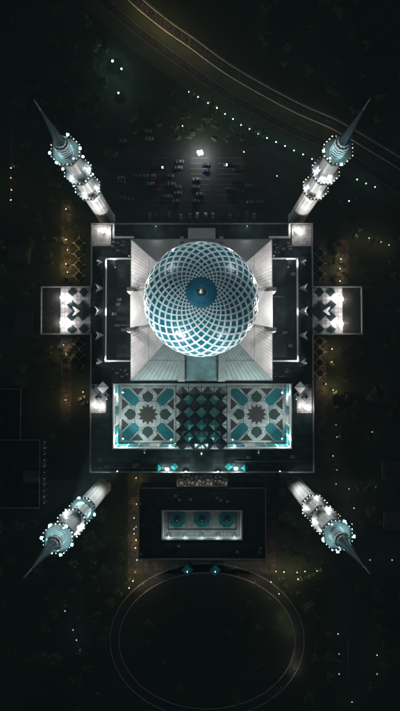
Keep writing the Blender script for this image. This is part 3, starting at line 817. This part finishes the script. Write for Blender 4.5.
# small floods washing the hall roof from the raised blocks
for s, sd_ in ((-1, "west"), (1, "east")):
    for k, (y, w_) in enumerate(((HYC + 27, "northern end"), (HYC, "middle"), (HYC - 27, "southern end"))):
        flood("roof_floodlight", f"small black floodlight on the {sd_} raised roof block, at its {w_}", (s * 55, y, 27.3), (s * 27, HYC + (y-HYC)*.75, 47), 62000, WHT, 100, m=e_dim, size=.5, mast=1.2, group="small floods aimed at the hall roof")
for x, w_ in ((-30, "west"), (0, "middle"), (30, "east")):
    flood("roof_floodlight", f"small black floodlight on the roof edge south of the courtyard, {w_} of three", (x, CY0 - 2.2, ZT + .02), (x * .8, HYC - 26, 47), (120000 if x else 60000), (.80, 1, .98), 62, m=e_dim, size=.5, mast=2.6, group="small floods aimed at the hall roof")
for x, w_ in ((-24, "west"), (24, "east")):
    flood("roof_floodlight", f"small black floodlight on the terrace north of the hall, {w_} of the porch", (x, HYC + HX + 9, ZT + .02), (x, HYC + 26, 47), 34000, WHT, 110, m=e_dim, size=.5, mast=6.0, group="small floods aimed at the hall roof")
# unseen floods added to brighten the minaret shafts
for mn, sd_, pw in ((pTL, "northwest", 42000), (pTR, "northeast", 42000), (pBL, "southwest", 30000), (pBR, "southeast", 30000)):
    sx = 1 if mn.x > 0 else -1; sy = 1 if mn.y > 0 else -1
    loc = (mn.x - sx * (9 if sy > 0 else 13), (Y1 - 24) if sy > 0 else Y0 + 1.5, ZT)
    flood("added_shaft_floodlight", f"added black spotlight on the terrace aimed at the {sd_} minaret", loc, (mn.x, mn.y, 46 if sy > 0 else 30), pw * (.8 if sy > 0 else .4), WHT if sy > 0 else (.95, 1, 1), (75 if sy > 0 else 125), m=e_dim, size=.6, mast=(3.0 if sy > 0 else 6.0), group="added spotlights aimed at the minarets")
for mn, sd_, lx, ly in ((pTL, "northwest", -38.5, 62), (pTR, "northeast", 38.5, 62), (pBL, "southwest", -50, -14), (pBR, "southeast", 50, -14)):  # second added set, brightens the dim middle of the shafts
    flood("added_shaft_floodlight", f"added black spotlight beside the hall aimed high at the {sd_} minaret", (lx, ly, ZT), (mn.x, mn.y, 68), 52000, (.95, 1, 1), 42, m=e_dim, size=.6, mast=2.5, group="added spotlights beside the hall aimed at the minarets")
# dome floods on the galleries of the southern minarets
for mn, sd_, pw, tg, cone in ((pBL, "southwest", 620000, (0, HYC - 4, 84), 36), (pBR, "southeast", 120000, (0, HYC, 84), 36), (pTL, "northwest", 62000, (2, HYC + 12, 60), 66), (pTR, "northeast", 62000, (-2, HYC + 12, 60), 66)):
    d = Vector((-mn.x, HYC - mn.y, 0)).normalized()
    loc = Vector((mn.x, mn.y, 98.05)) + d * 5.2
    flood("dome_floodlight", f"black spotlight on the top gallery of the {sd_} minaret facing the dome", loc, tg, pw, (.80, .97, 1), cone, m=e_cool, size=.5, mast=2.6, group="spotlights aimed at the dome")
# court floods
for px, py, pw, w_ in ((125, 437, 11000, "southwest"), (280, 437, 8500, "southeast"), (125, 392, 3200, "northwest"), (280, 392, 2600, "northeast"), (172, 438, 3200, "south, just west of the skylights"), (232, 438, 2800, "south, just east of the skylights")):
    p = G(px, py, ZC)
    flood("court_floodlight", f"slim courtyard light standing in the court's {w_} part", (p.x, p.y, ZC), (0, 0, 0), 0, (.88, 1, 1), m=e_dim, size=.35, mast=8.0, pool=pw, group="courtyard lights")
p = G(201.5, 437, ZC)
flood("court_floodlight", "slim courtyard light under the skylight grid", (p.x, p.y, ZC), (0, 0, 0), 0, (.88, 1, 1), m=e_dim, size=.35, mast=8.0, pool=2600, group="courtyard lights")
p = G(201.5, 452, ZT)  # floodlight added to brighten the southern skylights
flood("added_skylight_floodlight", "small added floodlight on the roof edge just south of the skylight grid", (p.x, p.y, ZT), (p.x, p.y + 14, ZT - 1), 0, (.5, 1, 1), 110, m=e_dim, size=.35, mast=6.5, pool=5500, group=None)
# lights added to brighten the carved portal roof
for px, w_ in ((186, "west"), (218, "east")):
    p = G(px, 474, ZT)
    flood("added_portal_light", f"added light on the {w_} side of the carved portal roof, standing on the terrace edge", (p.x, Y0 + .6, ZT), (p.x, p.y + 8, 8), 0, (1, .96, .86), m=e_dim, size=.35, mast=2.2, pool=4500, group="added lights at the carved portal")
# car park mast
p = G(200, 150, 10)
flood("floodlight_mast", "tall mast with one blazing white lamp over the car park", (p.x, p.y, 0), (p.x, p.y - 20, 0), 0, WHT, size=1.8, mast=6.0, pool=12000, group=None)

# ------------------------------------------------------------------ lamp posts
def lamp_proto(name, m, hgt, r, arm=0.0):
    t = thing(name, "x", "street lamp")
    b = MB(); b.lathe([(.22, 0), (.22, .5), (.11, .6), (.08, hgt - r)], 8); b.build("pole", grey_metal, t)
    if arm: 
        b = MB(); b.bar((0, 0, hgt - .2), (arm, 0, hgt), .1); b.build("arm", grey_metal, t)
    b = MB(); b.lathe([(r*.5, -r*.5), (r, -.1*r), (r*.95, .35*r), (r*.55, .8*r), (.05, r)], 12); b.build("globe", m, t, loc=(arm, 0, hgt + (.1 if arm else 0)), smooth=True)
    if name in ("added_street_lamp", "drive_lamp"):     # hood added to hide the lamp from above
        b = MB(); b.lathe([(.75, -.25), (.72, .1), (.35, .42), (.05, .5)], 12); b.build("hood", black_metal, t, loc=(arm, 0, hgt + .1))
    return t
USED = {}
def put_lamp(key, px, py, label, group, power, col, proto_args, cat="street lamp", ldz=1.0, rz=0.0):
    if key not in USED:
        t = lamp_proto(*proto_args); USED[key] = t
    else: t = copy_tree_geo(USED[key])
    hgt = proto_args[2]; p = G(px, py, hgt); arm = proto_args[4] if len(proto_args) > 4 else 0
    t.location = (p.x, p.y, 0); t.rotation_euler = (0, 0, rz); t["label"] = label; t["category"] = cat; t["group"] = group
    if power:
        l = light(None, (0, 0, 0), power * random.uniform(2.5, 6), col, .10); l.parent = t; l.location = (arm, 0, hgt + (-.35 if proto_args[0] in ("added_street_lamp", "drive_lamp") else ldz))
    return t
def copy_tree_geo(o):
    c = o.copy(); COL.objects.link(c)
    for ch in list(o.children):
        if ch.type != 'MESH': continue
        d = ch.copy(); COL.objects.link(d); d.parent = c
    return c
TEA = (.6, .97, 1); WRM = (1, .66, .28)
string = [(189, 92), (198, 97), (208, 103), (217, 108), (225, 114), (233, 119), (241, 125), (249.6, 129), (258, 133.6), (267, 138), (276, 142), (285, 146), (294, 150.5), (303, 154.5), (312, 159), (321, 163.5)]
for px, py in string:
    put_lamp("string", px, py, "small cool lamp post in the curved row between car park and highway", "curved row of small lamps by the highway", 32, TEA, ("lamp_post", e_small, 5, .36))
for px, py in ((357, 179.5), (366, 183.5), (375, 187), (349, 201)):
    put_lamp("string", px, py, "small cool lamp post among the trees east of the northeast minaret", "small lamps east of the northeast minaret", 14, TEA, ("lamp_post", e_small, 5, .36))
for (px, py), lab in zip(((112.5, 61), (121.5, 69), (118.5, 93)), ("brightest cool lamp post in the dark park northwest of the car park", "cool lamp post just southeast of the brightest park lamp", "faint lamp post in the park south of the two bright ones")):
    bright = px < 115
    put_lamp("park" + str(px), px, py, lab, "park lamps", 420 if bright else 130, TEA, ("park_lamp", e_teal if bright else e_small, 6, .62 if bright else .5))
warm = [(66, 209, 130), (66.5, 240, 330), (67.5, 250, 110), (66, 264, 320), (67.5, 272, 100)]
for px, py, pw in warm: put_lamp("warm", px, py, "warm yellow garden lamp on the west path, north of the wing terrace", "warm lamps on the northern west path", pw, WRM, ("garden_lamp", e_warm, 4.5, .2))
for px, py, pw in ((66, 353, 330), (65.5, 400, 340), (83, 392, 140)): put_lamp("warm", px, py, "warm yellow garden lamp on the west path, south of the wing terrace", "warm lamps on the southern west path", pw, WRM, ("garden_lamp", e_warm, 4.5, .2))
for px, py, pw in ((341, 259, 330), (340, 269, 260), (340, 281, 120)): put_lamp("warm", px, py, "warm garden lamp on the east path north of the wing terrace", "warm lamps on the northern east path", pw, (1, .74, .48), ("garden_lamp", e_warm, 4.5, .2))
for px, py, pw in ((332, 349, 260), (332, 362, 120), (333, 390, 330), (326, 384, 90)): put_lamp("warm", px, py, "warm garden lamp on the east path south of the wing terrace", "warm lamps on the southern east path", pw, (1, .70, .42), ("garden_lamp", e_warm, 4.5, .2))
for px, py, pw in ((355.5, 236, 140), (369, 238, 50), (381, 242, 110), (389, 245, 60)): put_lamp("warm", px, py, "warm lamp on the lane leading east from the northeast minaret", "warm lamps along the east lane", pw, (1, .74, .48), ("garden_lamp", e_warm, 4.5, .2))
for px, py, pw in ((276, 571.5, 90), (284, 572, 170), (297, 572.5, 90), (305, 571.5, 110), (317, 571, 40), (298, 579, 90), (271, 582, 60), (279, 594, 90)): put_lamp("warm", px, py, "warm lamp in the short row east of the annexe, above the drive", "warm lamps east of the annexe", pw, (1, .78, .45), ("garden_lamp", e_warm, 4.5, .2))
for px, py, pw in ((136.5, 504, 80), (136, 527, 70), (136, 540, 90), (135.5, 548, 120), (136, 478, 60), (135.5, 572, 130), (133, 581, 110), (129, 588, 40)): put_lamp("warmw", px, py, "dim warm lamp on the strip west of the annexe", "dim warm lamps west of the annexe", pw, (1, .72, .36), ("garden_lamp", emit("lamp_dim_warm", (1, .7, .36), 1.2), 3.5, .28))
for px, py in ((134, 518), (134, 529), (134, 534)): put_lamp("tealw", px, py, "tiny teal lamp on the strip west of the annexe", "tiny teal lamps west of the annexe", 8, TEA, ("path_lamp", e_small, 2.5, .25))
put_lamp("tealw", 137, 560, "tiny white lamp at the southwest corner of the annexe", None, 22, TEA, ("path_lamp", e_small, 2.5, .25))
for px, py, pw in ((296.5, 658, 60), (295, 671, 160), (292, 637, 60), (283, 620, 90), (288, 630, 60), (143, 586, 160), (155, 580, 120), (238, 574, 110), (256, 584, 110), (270, 600, 90), (238, 705, 40), (125, 690, 20), (142, 703, 20), (282, 691, 25), (270, 699, 20)):
    put_lamp("drive", px, py, "dim lamp post beside the oval drive", "dim lamps around the oval drive", pw * (3.0 if pw > 50 else 1), (1, .82, .55), ("drive_lamp", emit("lamp_dim_drive", (1, .85, .6), .9), 4, .28))
for px, py in ((65, 611), (73, 630), (76.5, 640), (80, 650)): put_lamp("sw", px, py, "tiny cool lamp in the dark park southwest of the drive", "tiny lamps in the southwest park", 10, TEA, ("path_lamp", e_dim, 4, .36))
for px, py in ((376, 487), (338, 634), (339, 654), (339, 674), (377, 655), (377, 674), (352, 702), (392, 560), (370, 560)): put_lamp("se", px, py, "tiny dim lamp in the dark grounds southeast of the mosque", "tiny lamps in the southeast grounds", 14, (.8, .95, .9), ("path_lamp", e_dim, 4, .34))
for px, py in ((336, 425), (337, 437), (333, 456), (337, 470), (354, 508), (349, 489), (352, 524), (340, 516), (336, 484), (372, 432)): put_lamp("eg", px, py, "tiny dim lamp in the garden east of the southeast minaret", "tiny lamps in the east garden", 22, (1, .85, .65), ("path_lamp", e_dim, 4, .30))
for px, py in ((11, 168), (11, 178), (11.5, 190), (11, 200)): put_lamp("wr", px, py, "dim warm street lamp on the road at the western edge", "dim lamps on the west road", 26, WRM, ("road_lamp", emit("lamp_dim_west", (1, .8, .5), .25), 7, .4))
for px, py in ((182.5, 126), (244, 152), (277, 176)): put_lamp("cp", px, py, "faint yellow lamp at the edge of the car park", "faint yellow lamps round the car park", 45, (1, .85, .4), ("path_lamp", emit("lamp_faint_yellow", (1, .85, .45), .8), 6, .36))
put_lamp("blue", 63.5, 345, "small bluish lamp near the west path, just south of the wing terrace", None, 50, (.3, .7, 1), ("path_lamp", emit("lamp_blue", (.4, .75, 1), 1.2), 4, .3))
# unseen highway lamps added to light the carriageway: long arms, warm
for k, (px, py) in enumerate(((137, -6), (146, 2), (155, 10), (164, 17), (173, 25), (181, 31), (189, 37))):
    put_lamp("hw", px, py, "added street lamp with a long arm leaning over the highway", "added street lamps along the highway", 240, (1, .74, .40), ("added_street_lamp", emit("lamp_dim_hw", (1, .75, .4), .05), 9, .3, 2.0), rz=radians(-125))
for k, (px, py) in enumerate(((205, 47), (222, 58), (240, 69), (260, 81), (282, 93), (306, 105), (332, 116), (356, 131))):
    put_lamp("hw", px, py, "added street lamp with a long arm leaning over the highway", "added street lamps along the highway", 100, (1, .88, .66), ("added_street_lamp", emit("lamp_dim_hw", (1, .75, .4), .05), 9, .3, 2.0), rz=radians(-120))

# ------------------------------------------------------------------ cars
paints = [mat("car_paint_" + n, c, .25, metal=.2) for n, c in (("white", (.42, .42, .42)), ("silver", (.20, .21, .22)), ("black", (.02, .02, .02)), ("red", (.25, .03, .02)), ("blue", (.03, .06, .16)))]
def car_proto(paint):
    t = thing("parked_car", "x", "car")
    b = MB()
    secs = [(-2.2, .35, .80, .78), (-2.05, .30, .92, .86), (-1.2, .28, .98, .90), (1.2, .28, .92, .90), (2.0, .30, .80, .86), (2.25, .38, .66, .74)]
    i = 0
    for x, z0, z1, hw_ in secs: b.v += [(x, -hw_, z0), (x, hw_, z0), (x, hw_ * .94, z1), (x, -hw_ * .94, z1)]
    for k in range(len(secs)-1):
        a = 4*k
        for q in range(4): b.f.append([a+q, a+(q+1) % 4, a+4+(q+1) % 4, a+4+q]); b.m.append(0)
    b.f += [[3, 2, 1, 0], [20, 21, 22, 23]]; b.m += [0, 0]
    b.build("body", paint, t)
    b = MB(); lo = [(-1.75, -.80, .95), (1.05, -.80, .93), (1.05, .80, .93), (-1.75, .80, .95)]; hi = [(-1.2, -.62, 1.42), (.35, -.62, 1.42), (.35, .62, 1.42), (-1.2, .62, 1.42)]
    b.v = lo + hi; b.f = [[0, 1, 5, 4], [1, 2, 6, 5], [2, 3, 7, 6], [3, 0, 4, 7]]; b.m = [0]*4; b.build("windows", glass_dark, t)
    b = MB(); b.box(-1.22, .37, -.64, .64, 1.42, 1.47); b.build("roof", paint, t)
    wm = None
    for x in (-1.35, 1.35):
        for y in (-.80, .80):
            if wm is None:
                b = MB(); n = 14
                for yy in (-.1, .1): b.v += [(.32*cos(2*pi*k/n), yy, .32*sin(2*pi*k/n)) for k in range(n)]
                b.f = [[k, (k+1) % n, n+(k+1) % n, n+k] for k in range(n)] + [list(range(n)), list(range(n, 2*n))]; b.m = [0]*(n+2)
                o = b.build("wheel", rubber, t); wm = o.data
            else: o = bpy.data.objects.new("wheel", wm); COL.objects.link(o); o.parent = t
            o.location = (x, y, .32)
    for y in (-.58, .58):
        b = MB(); b.box(-.03, .03, -.15, .15, -.08, .08); b.build("headlight", white, t, loc=(2.20, y, .58))
    return t
CARS = [car_proto(p) for p in paints]; cn = ("white", "silver", "black", "red", "blue"); first = set()
spots = []
for px, py, ci in ((148, 131, 1), (149.5, 139, 0), (122.5, 141, 1), (180, 162, 0), (178.5, 168, 0), (170, 176, 1), (172, 184, 0), (177.5, 187, 1), (178, 193, 0), (168, 196.5, 0), (176.5, 201, 0), (137, 176, 1), (141, 176, 1), (147, 176, 0), (152, 176, 0), (122, 182, 1), (121.5, 178, 0), (151, 184, 0), (122, 198, 1), (130, 199.5, 1), (196.5, 179.5, 0), (196, 187, 1), (200, 194, 0), (196, 201, 1), (229, 189, 1), (231, 197, 2), (249, 186, 1), (250, 202.5, 0), (260, 202, 1), (228, 165, 2), (236, 170, 4), (206, 165, 2), (206, 171, 4), (235, 181, 3), (240, 192, 2), (160, 168, 4), (160, 181, 2), (156, 190, 3), (150, 217, 1), (169.5, 216, 1), (181, 218, 0), (190, 217, 1), (197, 217, 0), (206, 217, 1), (213, 217, 0), (222, 217, 2), (230, 218, 1), (247, 216, 1), (254, 217, 0), (264, 217, 2), (163, 217, 4), (157, 217, 3), (238, 217, 4)):
    spots.append((px, py, ci, pi/2 if py > 210 else (0 if ci % 2 else pi)))
zone = lambda px, py: "in the row along the mosque end of the car park" if py > 210 else ("west of the car park bays" if px < 155 else ("in the western bays of the car park" if px < 185 else ("in the middle bays under the mast" if px < 213 else "in the eastern bays of the car park")))
for px, py, ci, rz in spots:
    if ci not in first: t = CARS[ci]; first.add(ci)
    else: t = copy_tree_geo(CARS[ci])
    p = G(px, py); t.location = (p.x, p.y, .024); t.rotation_euler = (0, 0, rz + random.uniform(-.04, .04))
    t["label"] = f"{cn[ci]} car parked {zone(px, py)}"; t["group"] = "cars parked " + zone(px, py) + ", " + cn[ci]
for px, py, ci, rz, lab in ((88, 398, 0, .4, "white car parked askew under the warm lamp west of the courtyard"), (91, 403, 1, .4, "silver car beside the white one west of the courtyard"), (79, 371, 2, 0, "black car parked alone on the west garden path")):
    t = copy_tree_geo(CARS[ci]); p = G(px - 6 if px > 85 else px, py); t.location = (p.x, p.y, .02); t.rotation_euler = (0, 0, rz); t["label"] = lab; t["group"] = "cars on the west path"

# ------------------------------------------------------------------ diamond planters beside the terrace
def planter_proto():
    t = thing("planter", "x", "planter")
    b = MB(); r = 2.9
    P4 = [(r*cos(k*pi/2), r*sin(k*pi/2), .3) for k in range(4)]
    for k in range(4): b.bar(Vector(P4[k]), Vector(P4[(k+1) % 4]), .5, .6 + .01*k)
    for k in range(4): 
        v = Vector(P4[k]); b.bar(v, v * 1.45 + Vector((0, 0, -.12)), .45, .5)
    b.build("kerb_frame", mat("planter_stone", (.30, .27, .22), .8, var=.2, vscale=1), t)
    b = MB(); random.seed(3)
    for i in range(120):
        a, q = random.uniform(0, 2*pi), random.random(); rr = (r - .6) * sqrt(q) * (.72 + .28*abs(cos(2*a)))
        c = Vector((rr*cos(a), rr*sin(a), random.uniform(.4, 1.2))); s = random.uniform(.25, .45)
        n = Vector((random.uniform(-1, 1), random.uniform(-1, 1), random.uniform(.4, 1.5))).normalized(); u = n.orthogonal().normalized() * s; v = n.cross(u)
        b.face([c + u, c + v, c - u, c - v])
    b.build("hedge", hedge_m, t); return t
pl = planter_proto(); fl = True
for side, pts in (("east path north of the wing terrace", [(319.5, y) for y in (253, 263.5, 274)]), ("east path south of the wing terrace", [(319.5, y) for y in (341.5, 352, 362.5, 373)]), ("west path north of the wing terrace", [(79, y) for y in (243, 254, 265, 276)]), ("west path south of the wing terrace", [(79, y) for y in (344, 355, 366)])):
    for px, py in pts:
        t = pl if fl else copy_tree_geo(pl); fl = False
        p = G(px, py); t.location = (p.x, p.y, .02); t["label"] = "diamond planter with dark hedge on the " + side; t["group"] = "diamond planters, " + side

# ------------------------------------------------------------------ outlying buildings
ob = thing("long_building", "large low dark building at the western edge with a lit colonnade front", "building", (0, 0, 0))
def corner(px, py, z): p = G(px, py, z); return p.x, p.y
x1, y1 = corner(21, 389, 8); x0, y0 = corner(-60, 440, 8)
b = MB(); b.box(x0, x1, y0, y1, 0, 8); b.build("north_wing", roof_black, ob)
x2, y2 = corner(40, 440, 10); x3, y3 = corner(-60, 508, 10)
b = MB(); b.box(x3, x2, y3, y2 - .05, 0, 10); b.build("main_block", roof_black, ob)
b = MB(); 
for pts in ([(x3, y2), (x2, y2), (x2, y3), (x3, y3)],):
    for k in range(4):
        A, B = Vector((*pts[k], 10.3)), Vector((*pts[(k+1) % 4], 10.3)); b.bar(A, B, .3, .6 + .01*k)
for pts in ([(x0, y1), (x1, y1), (x1, y0)],):
    for k in range(2): b.bar(Vector((*pts[k], 8.3)), Vector((*pts[k+1], 8.3)), .3, .6 + .01*k)
b.build("parapet", wall_far, ob)
b = MB(); wall_dark = mat("dark_render", (.03, .035, .035), .9, var=.3); xc, yc = corner(24, 471, 10); xd, yd = corner(40, 482, 10); b.box(xc, xd - .3, yd, yc, 10.01, 11.4); b.build("roof_hut", wall_dark, ob)
b = MB(); b.box(x2 + .02, x2 + 2.0, y3, y2 - .1, 4.6, 5.0); b.build("canopy", wall_dark, ob)
for k in range(11):
    y = y3 + (y2 - y3) * (k + .5) / 11
    b = MB(); b.box(-.2, .2, -.2, .2, 0, 4.6); b.build("column", wall_far, ob, loc=(x2 + 1.7, y, 0))
    b = MB(); b.box(-.16, .16, -.16, .16, 0, .22); b.build("wall_lamp", emit("lamp_wall_teal", (.4, .85, .8), .28), ob, loc=(x2 + 1.2, y, 5.02))
for k in range(4):
    light(ob, (x2 + 1.8, y3 + (y2 - y3) * (k + .5) / 4, 6.6), 22, (.45, 1, .95), .3)
# row of low houses to the southeast and the west, hardly visible
hs = 0
for px, py, wd, dp, h_ in ((392, 470, 12, 9, 5), (393, 520, 11, 9, 5), (20, 255, 12, 9, 5), (25, 325, 9, 12, 5), (385, 395, 13, 9, 5)):
    p = G(px, py); lab = ("low dark gabled house at the eastern edge, level with the southeast minaret's foot", "low dark gabled house at the eastern edge, level with the southeast spire", "low dark gabled house near the western edge, north of the wing terrace axis", "low dark gabled house near the western edge, level with the wing terrace's south side", "low dark gabled house at the eastern edge beyond the courtyard")[hs]; hs += 1
    t = thing("house", lab, "house", (p.x, p.y, 0), random.uniform(-.1, .1), "low houses beyond the grounds")
    b = MB(); b.box(-wd/2, wd/2, -dp/2, dp/2, 0, 3.2); b.build("walls", wall_far, t)
    b = MB(); W2, D2 = wd/2 + .6, dp/2 + .6
    b.face([(-W2, -D2, 3.1), (W2, -D2, 3.1), (W2 - 1.5, 0, h_ + .5), (-W2 + 1.5, 0, h_ + .5)]); b.face([(W2, D2, 3.1), (-W2, D2, 3.1), (-W2 + 1.5, 0, h_ + .5), (W2 - 1.5, 0, h_ + .5)])
    b.face([(W2, -D2, 3.1), (W2, D2, 3.1), (W2 - 1.5, 0, h_ + .5)]); b.face([(-W2, D2, 3.1), (-W2, -D2, 3.1), (-W2 + 1.5, 0, h_ + .5)])
    b.build("roof", mat("dark_roof_tiles", (.035, .03, .028), .8, var=.3, vscale=1), t)
    for x in (-wd/4, wd/4):
        b = MB(); b.box(-.6, .6, -.04, .04, 0, 1.2); b.build("window", glass_dark, t, loc=(x, -dp/2 - .03, 1.0))
    b = MB(); b.box(-.5, .5, -.04, .04, 0, 2.1); b.build("door", bark, t, loc=(0, -dp/2 - .03, 0))

# ------------------------------------------------------------------ trees
def tree_proto(kind, seed):
    random.seed(seed)
    R, Hh, lm = ((3.6, 8.5, leaf_a), (2.7, 7.0, leaf_b), (4.4, 10, leaf_c), (1.9, 5.0, leaf_a))[kind]
    t = thing("tree", "x", "tree")
    b = MB(); b.lathe([(.32, 0), (.22, Hh*.35), (.14, Hh*.6)], 7)
    for k in range(5):
        a = k * 1.26 + random.uniform(-.3, .3); b.bar((0, 0, Hh*(.33 + .05*k)), (R*.55*cos(a), R*.55*sin(a), Hh*(.6 + .04*k)), .12)
    b.build("trunk", bark, t)
    b = MB(); cl = [(Vector((R*.55*random.uniform(-1, 1), R*.55*random.uniform(-1, 1), Hh*random.uniform(.58, .85))), R*random.uniform(.32, .55)) for _ in range(9)]
    for c, cr_ in cl:
        for i in range(62):
            d = Vector((random.gauss(0, 1), random.gauss(0, 1), random.gauss(0, 1))).normalized() * cr_ * random.uniform(.6, 1.08); d.z *= .7
            s = random.uniform(.22, .48); n = (d.normalized() + Vector((random.uniform(-.6, .6), random.uniform(-.6, .6), random.uniform(-.2, .8)))).normalized()
            u = n.orthogonal().normalized(); u.rotate(Matrix.Rotation(random.uniform(0, 6.28), 3, n)); v = n.cross(u)
            q = c + d; b.face([q + u*s, q + v*s*.6, q - u*s, q - v*s*.6])
    b.build("crown", lm, t); return t
TP = [tree_proto(k % 4, 20 + k) for k in range(7)]; used_t = set(); random.seed(11)
def keep(px, py):
    if 84 < px < 320 and 222 < py < 480: return False
    if 38 < px < 84 and 283 < py < 339: return False
    if 320 <= px < 366 and 283 < py < 339: return False
    if 112 < px < 292 and 142 < py < 228: return False
    if 128 < px < 276 and 478 < py < 572: return False
    if -5 < px < 46 and 384 < py < 512: return False
    if 312 < px < 329 and 236 < py < 440: return False
    for mp, r in ((pTL, 9), (pTR, 9), (pBL, 9), (pBR, 9)):
        if (G(px, py) - mp).length < r: return False
    e = ((px - 207) / 91)**2 + ((py - 640.5) / 70.5)**2
    if .83 < e < 1.18: return False
    g = G(px, py)
    if min((g - q).length for q in hw) < 9: return False
    if min((g - q).length for q in HWB) < 9: return False
    if 340 < px < 356 and 470 < py: return False
    if 5 < px < 18 and 80 < py < 240: return False
    return True
HWB = offset(hw, -15)
placed = []
def put_tree(px, py, group, label, sc=1.0, k=None):
    k = random.randrange(7) if k is None else k
    if k not in used_t: t = TP[k]; used_t.add(k)
    else: t = copy_tree_geo(TP[k])
    p = G(px, py); t.location = (p.x, p.y, 0); t.rotation_euler = (0, 0, random.uniform(0, 6.28)); s = sc * random.uniform(.8, 1.2); t.scale = (s, s, s * random.uniform(.9, 1.1))
    t["label"] = label; t["group"] = group; placed.append((px, py))
def region(x0, x1, y0, y1, n, group, label, gap=8, sc=1.0, inner=None):
    tries = 0; c = 0
    while c < n and tries < n * 30:
        tries += 1; px, py = random.uniform(x0, x1), random.uniform(y0, y1)
        if not keep(px, py) or (inner and not inner(px, py)): continue
        if any((px-a)**2 + (py-b_)**2 < gap*gap for a, b_ in placed): continue
        put_tree(px, py, group, label, sc); c += 1
region(50, 88, 195, 284, 12, "trees along the northern west path", "leafy tree by the warm lamps north of the west wing terrace", 6, .8)
region(48, 88, 340, 436, 14, "trees along the southern west path", "leafy tree by the warm lamps south of the west wing terrace", 6, .8)
region(328, 362, 190, 284, 16, "trees along the northern east path", "leafy tree by the warm lamps north of the east wing terrace", 6, .8)
region(328, 356, 340, 470, 20, "trees in the east garden", "leafy tree in the garden south of the east wing terrace", 6, .8)
region(268, 330, 484, 568, 22, "trees between annexe and southeast minaret", "dense tree in the grove between the annexe and the southeast minaret", 5.5, .9)
region(78, 132, 484, 600, 20, "trees between annexe and southwest minaret", "dense tree in the grove between the annexe and the southwest minaret", 6, .9)
region(262, 322, 574, 596, 8, "trees east of the drive", "small tree under the warm lamps northeast of the drive", 5, .7)
region(120, 290, 90, 142, 26, "trees north of the car park", "tree in the belt between the car park and the highway", 7, .9)
region(-5, 112, 0, 195, 40, "trees of the northwest park", "tree in the dark park at the northwest", 10, 1.1)
region(-5, 48, 200, 384, 16, "trees at the western edge", "tree in the dark grounds at the western edge", 10)
region(-5, 120, 516, 715, 34, "trees of the southwest park", "tree in the dark park at the southwest", 11, 1.1)
region(356, 405, 170, 715, 34, "trees at the eastern edge", "tree in the dark grounds at the eastern edge", 10)
region(296, 345, 600, 715, 12, "trees southeast of the drive", "tree in the dark grounds southeast of the drive", 9)
region(250, 405, -5, 130, 22, "trees beyond the highway", "tree in the dark woods beyond the highway", 11, 1.1)
region(135, 280, 590, 690, 12, "trees inside the oval drive", "small tree on the lawn inside the oval drive", 14, .7, inner=lambda px, py: ((px-207)/91)**2 + ((py-640.5)/70.5)**2 < .7 and abs(px-202) > 6)
for k in range(7):
    if k not in used_t: put_tree(100 + k, 700, "trees of the southwest park", "tree in the dark park at the southwest", 1, k)

# ------------------------------------------------------------------ render settings
scene.view_settings.view_transform = 'Standard'; scene.view_settings.look = 'None'
scene.view_settings.exposure = 0; scene.view_settings.gamma = 1; scene.view_settings.use_curve_mapping = False
scene.render.engine = 'CYCLES'; c = scene.cycles
c.max_bounces = 4; c.diffuse_bounces = 2; c.glossy_bounces = 2; c.use_denoising = True
c.sample_clamp_indirect = 3; c.caustics_reflective = False; c.caustics_refractive = False
c.use_light_tree = True

# night air over the grounds
hz = bpy.data.materials.new("haze_air"); hz.use_nodes = True; nt = hz.node_tree; nt.nodes.clear()
o_ = nt.nodes.new("ShaderNodeOutputMaterial"); v_ = nt.nodes.new("ShaderNodeVolumePrincipled")
v_.inputs["Color"].default_value = (.60, .86, .90, 1); v_.inputs["Density"].default_value = .00013
nt.links.new(v_.outputs[0], o_.inputs["Volume"])
b = MB(); b.box(-2510, 2510, -2510, 2510, -1, 323); tag(b.build("haze", hz), kind="stuff")
c.volume_bounces = 0
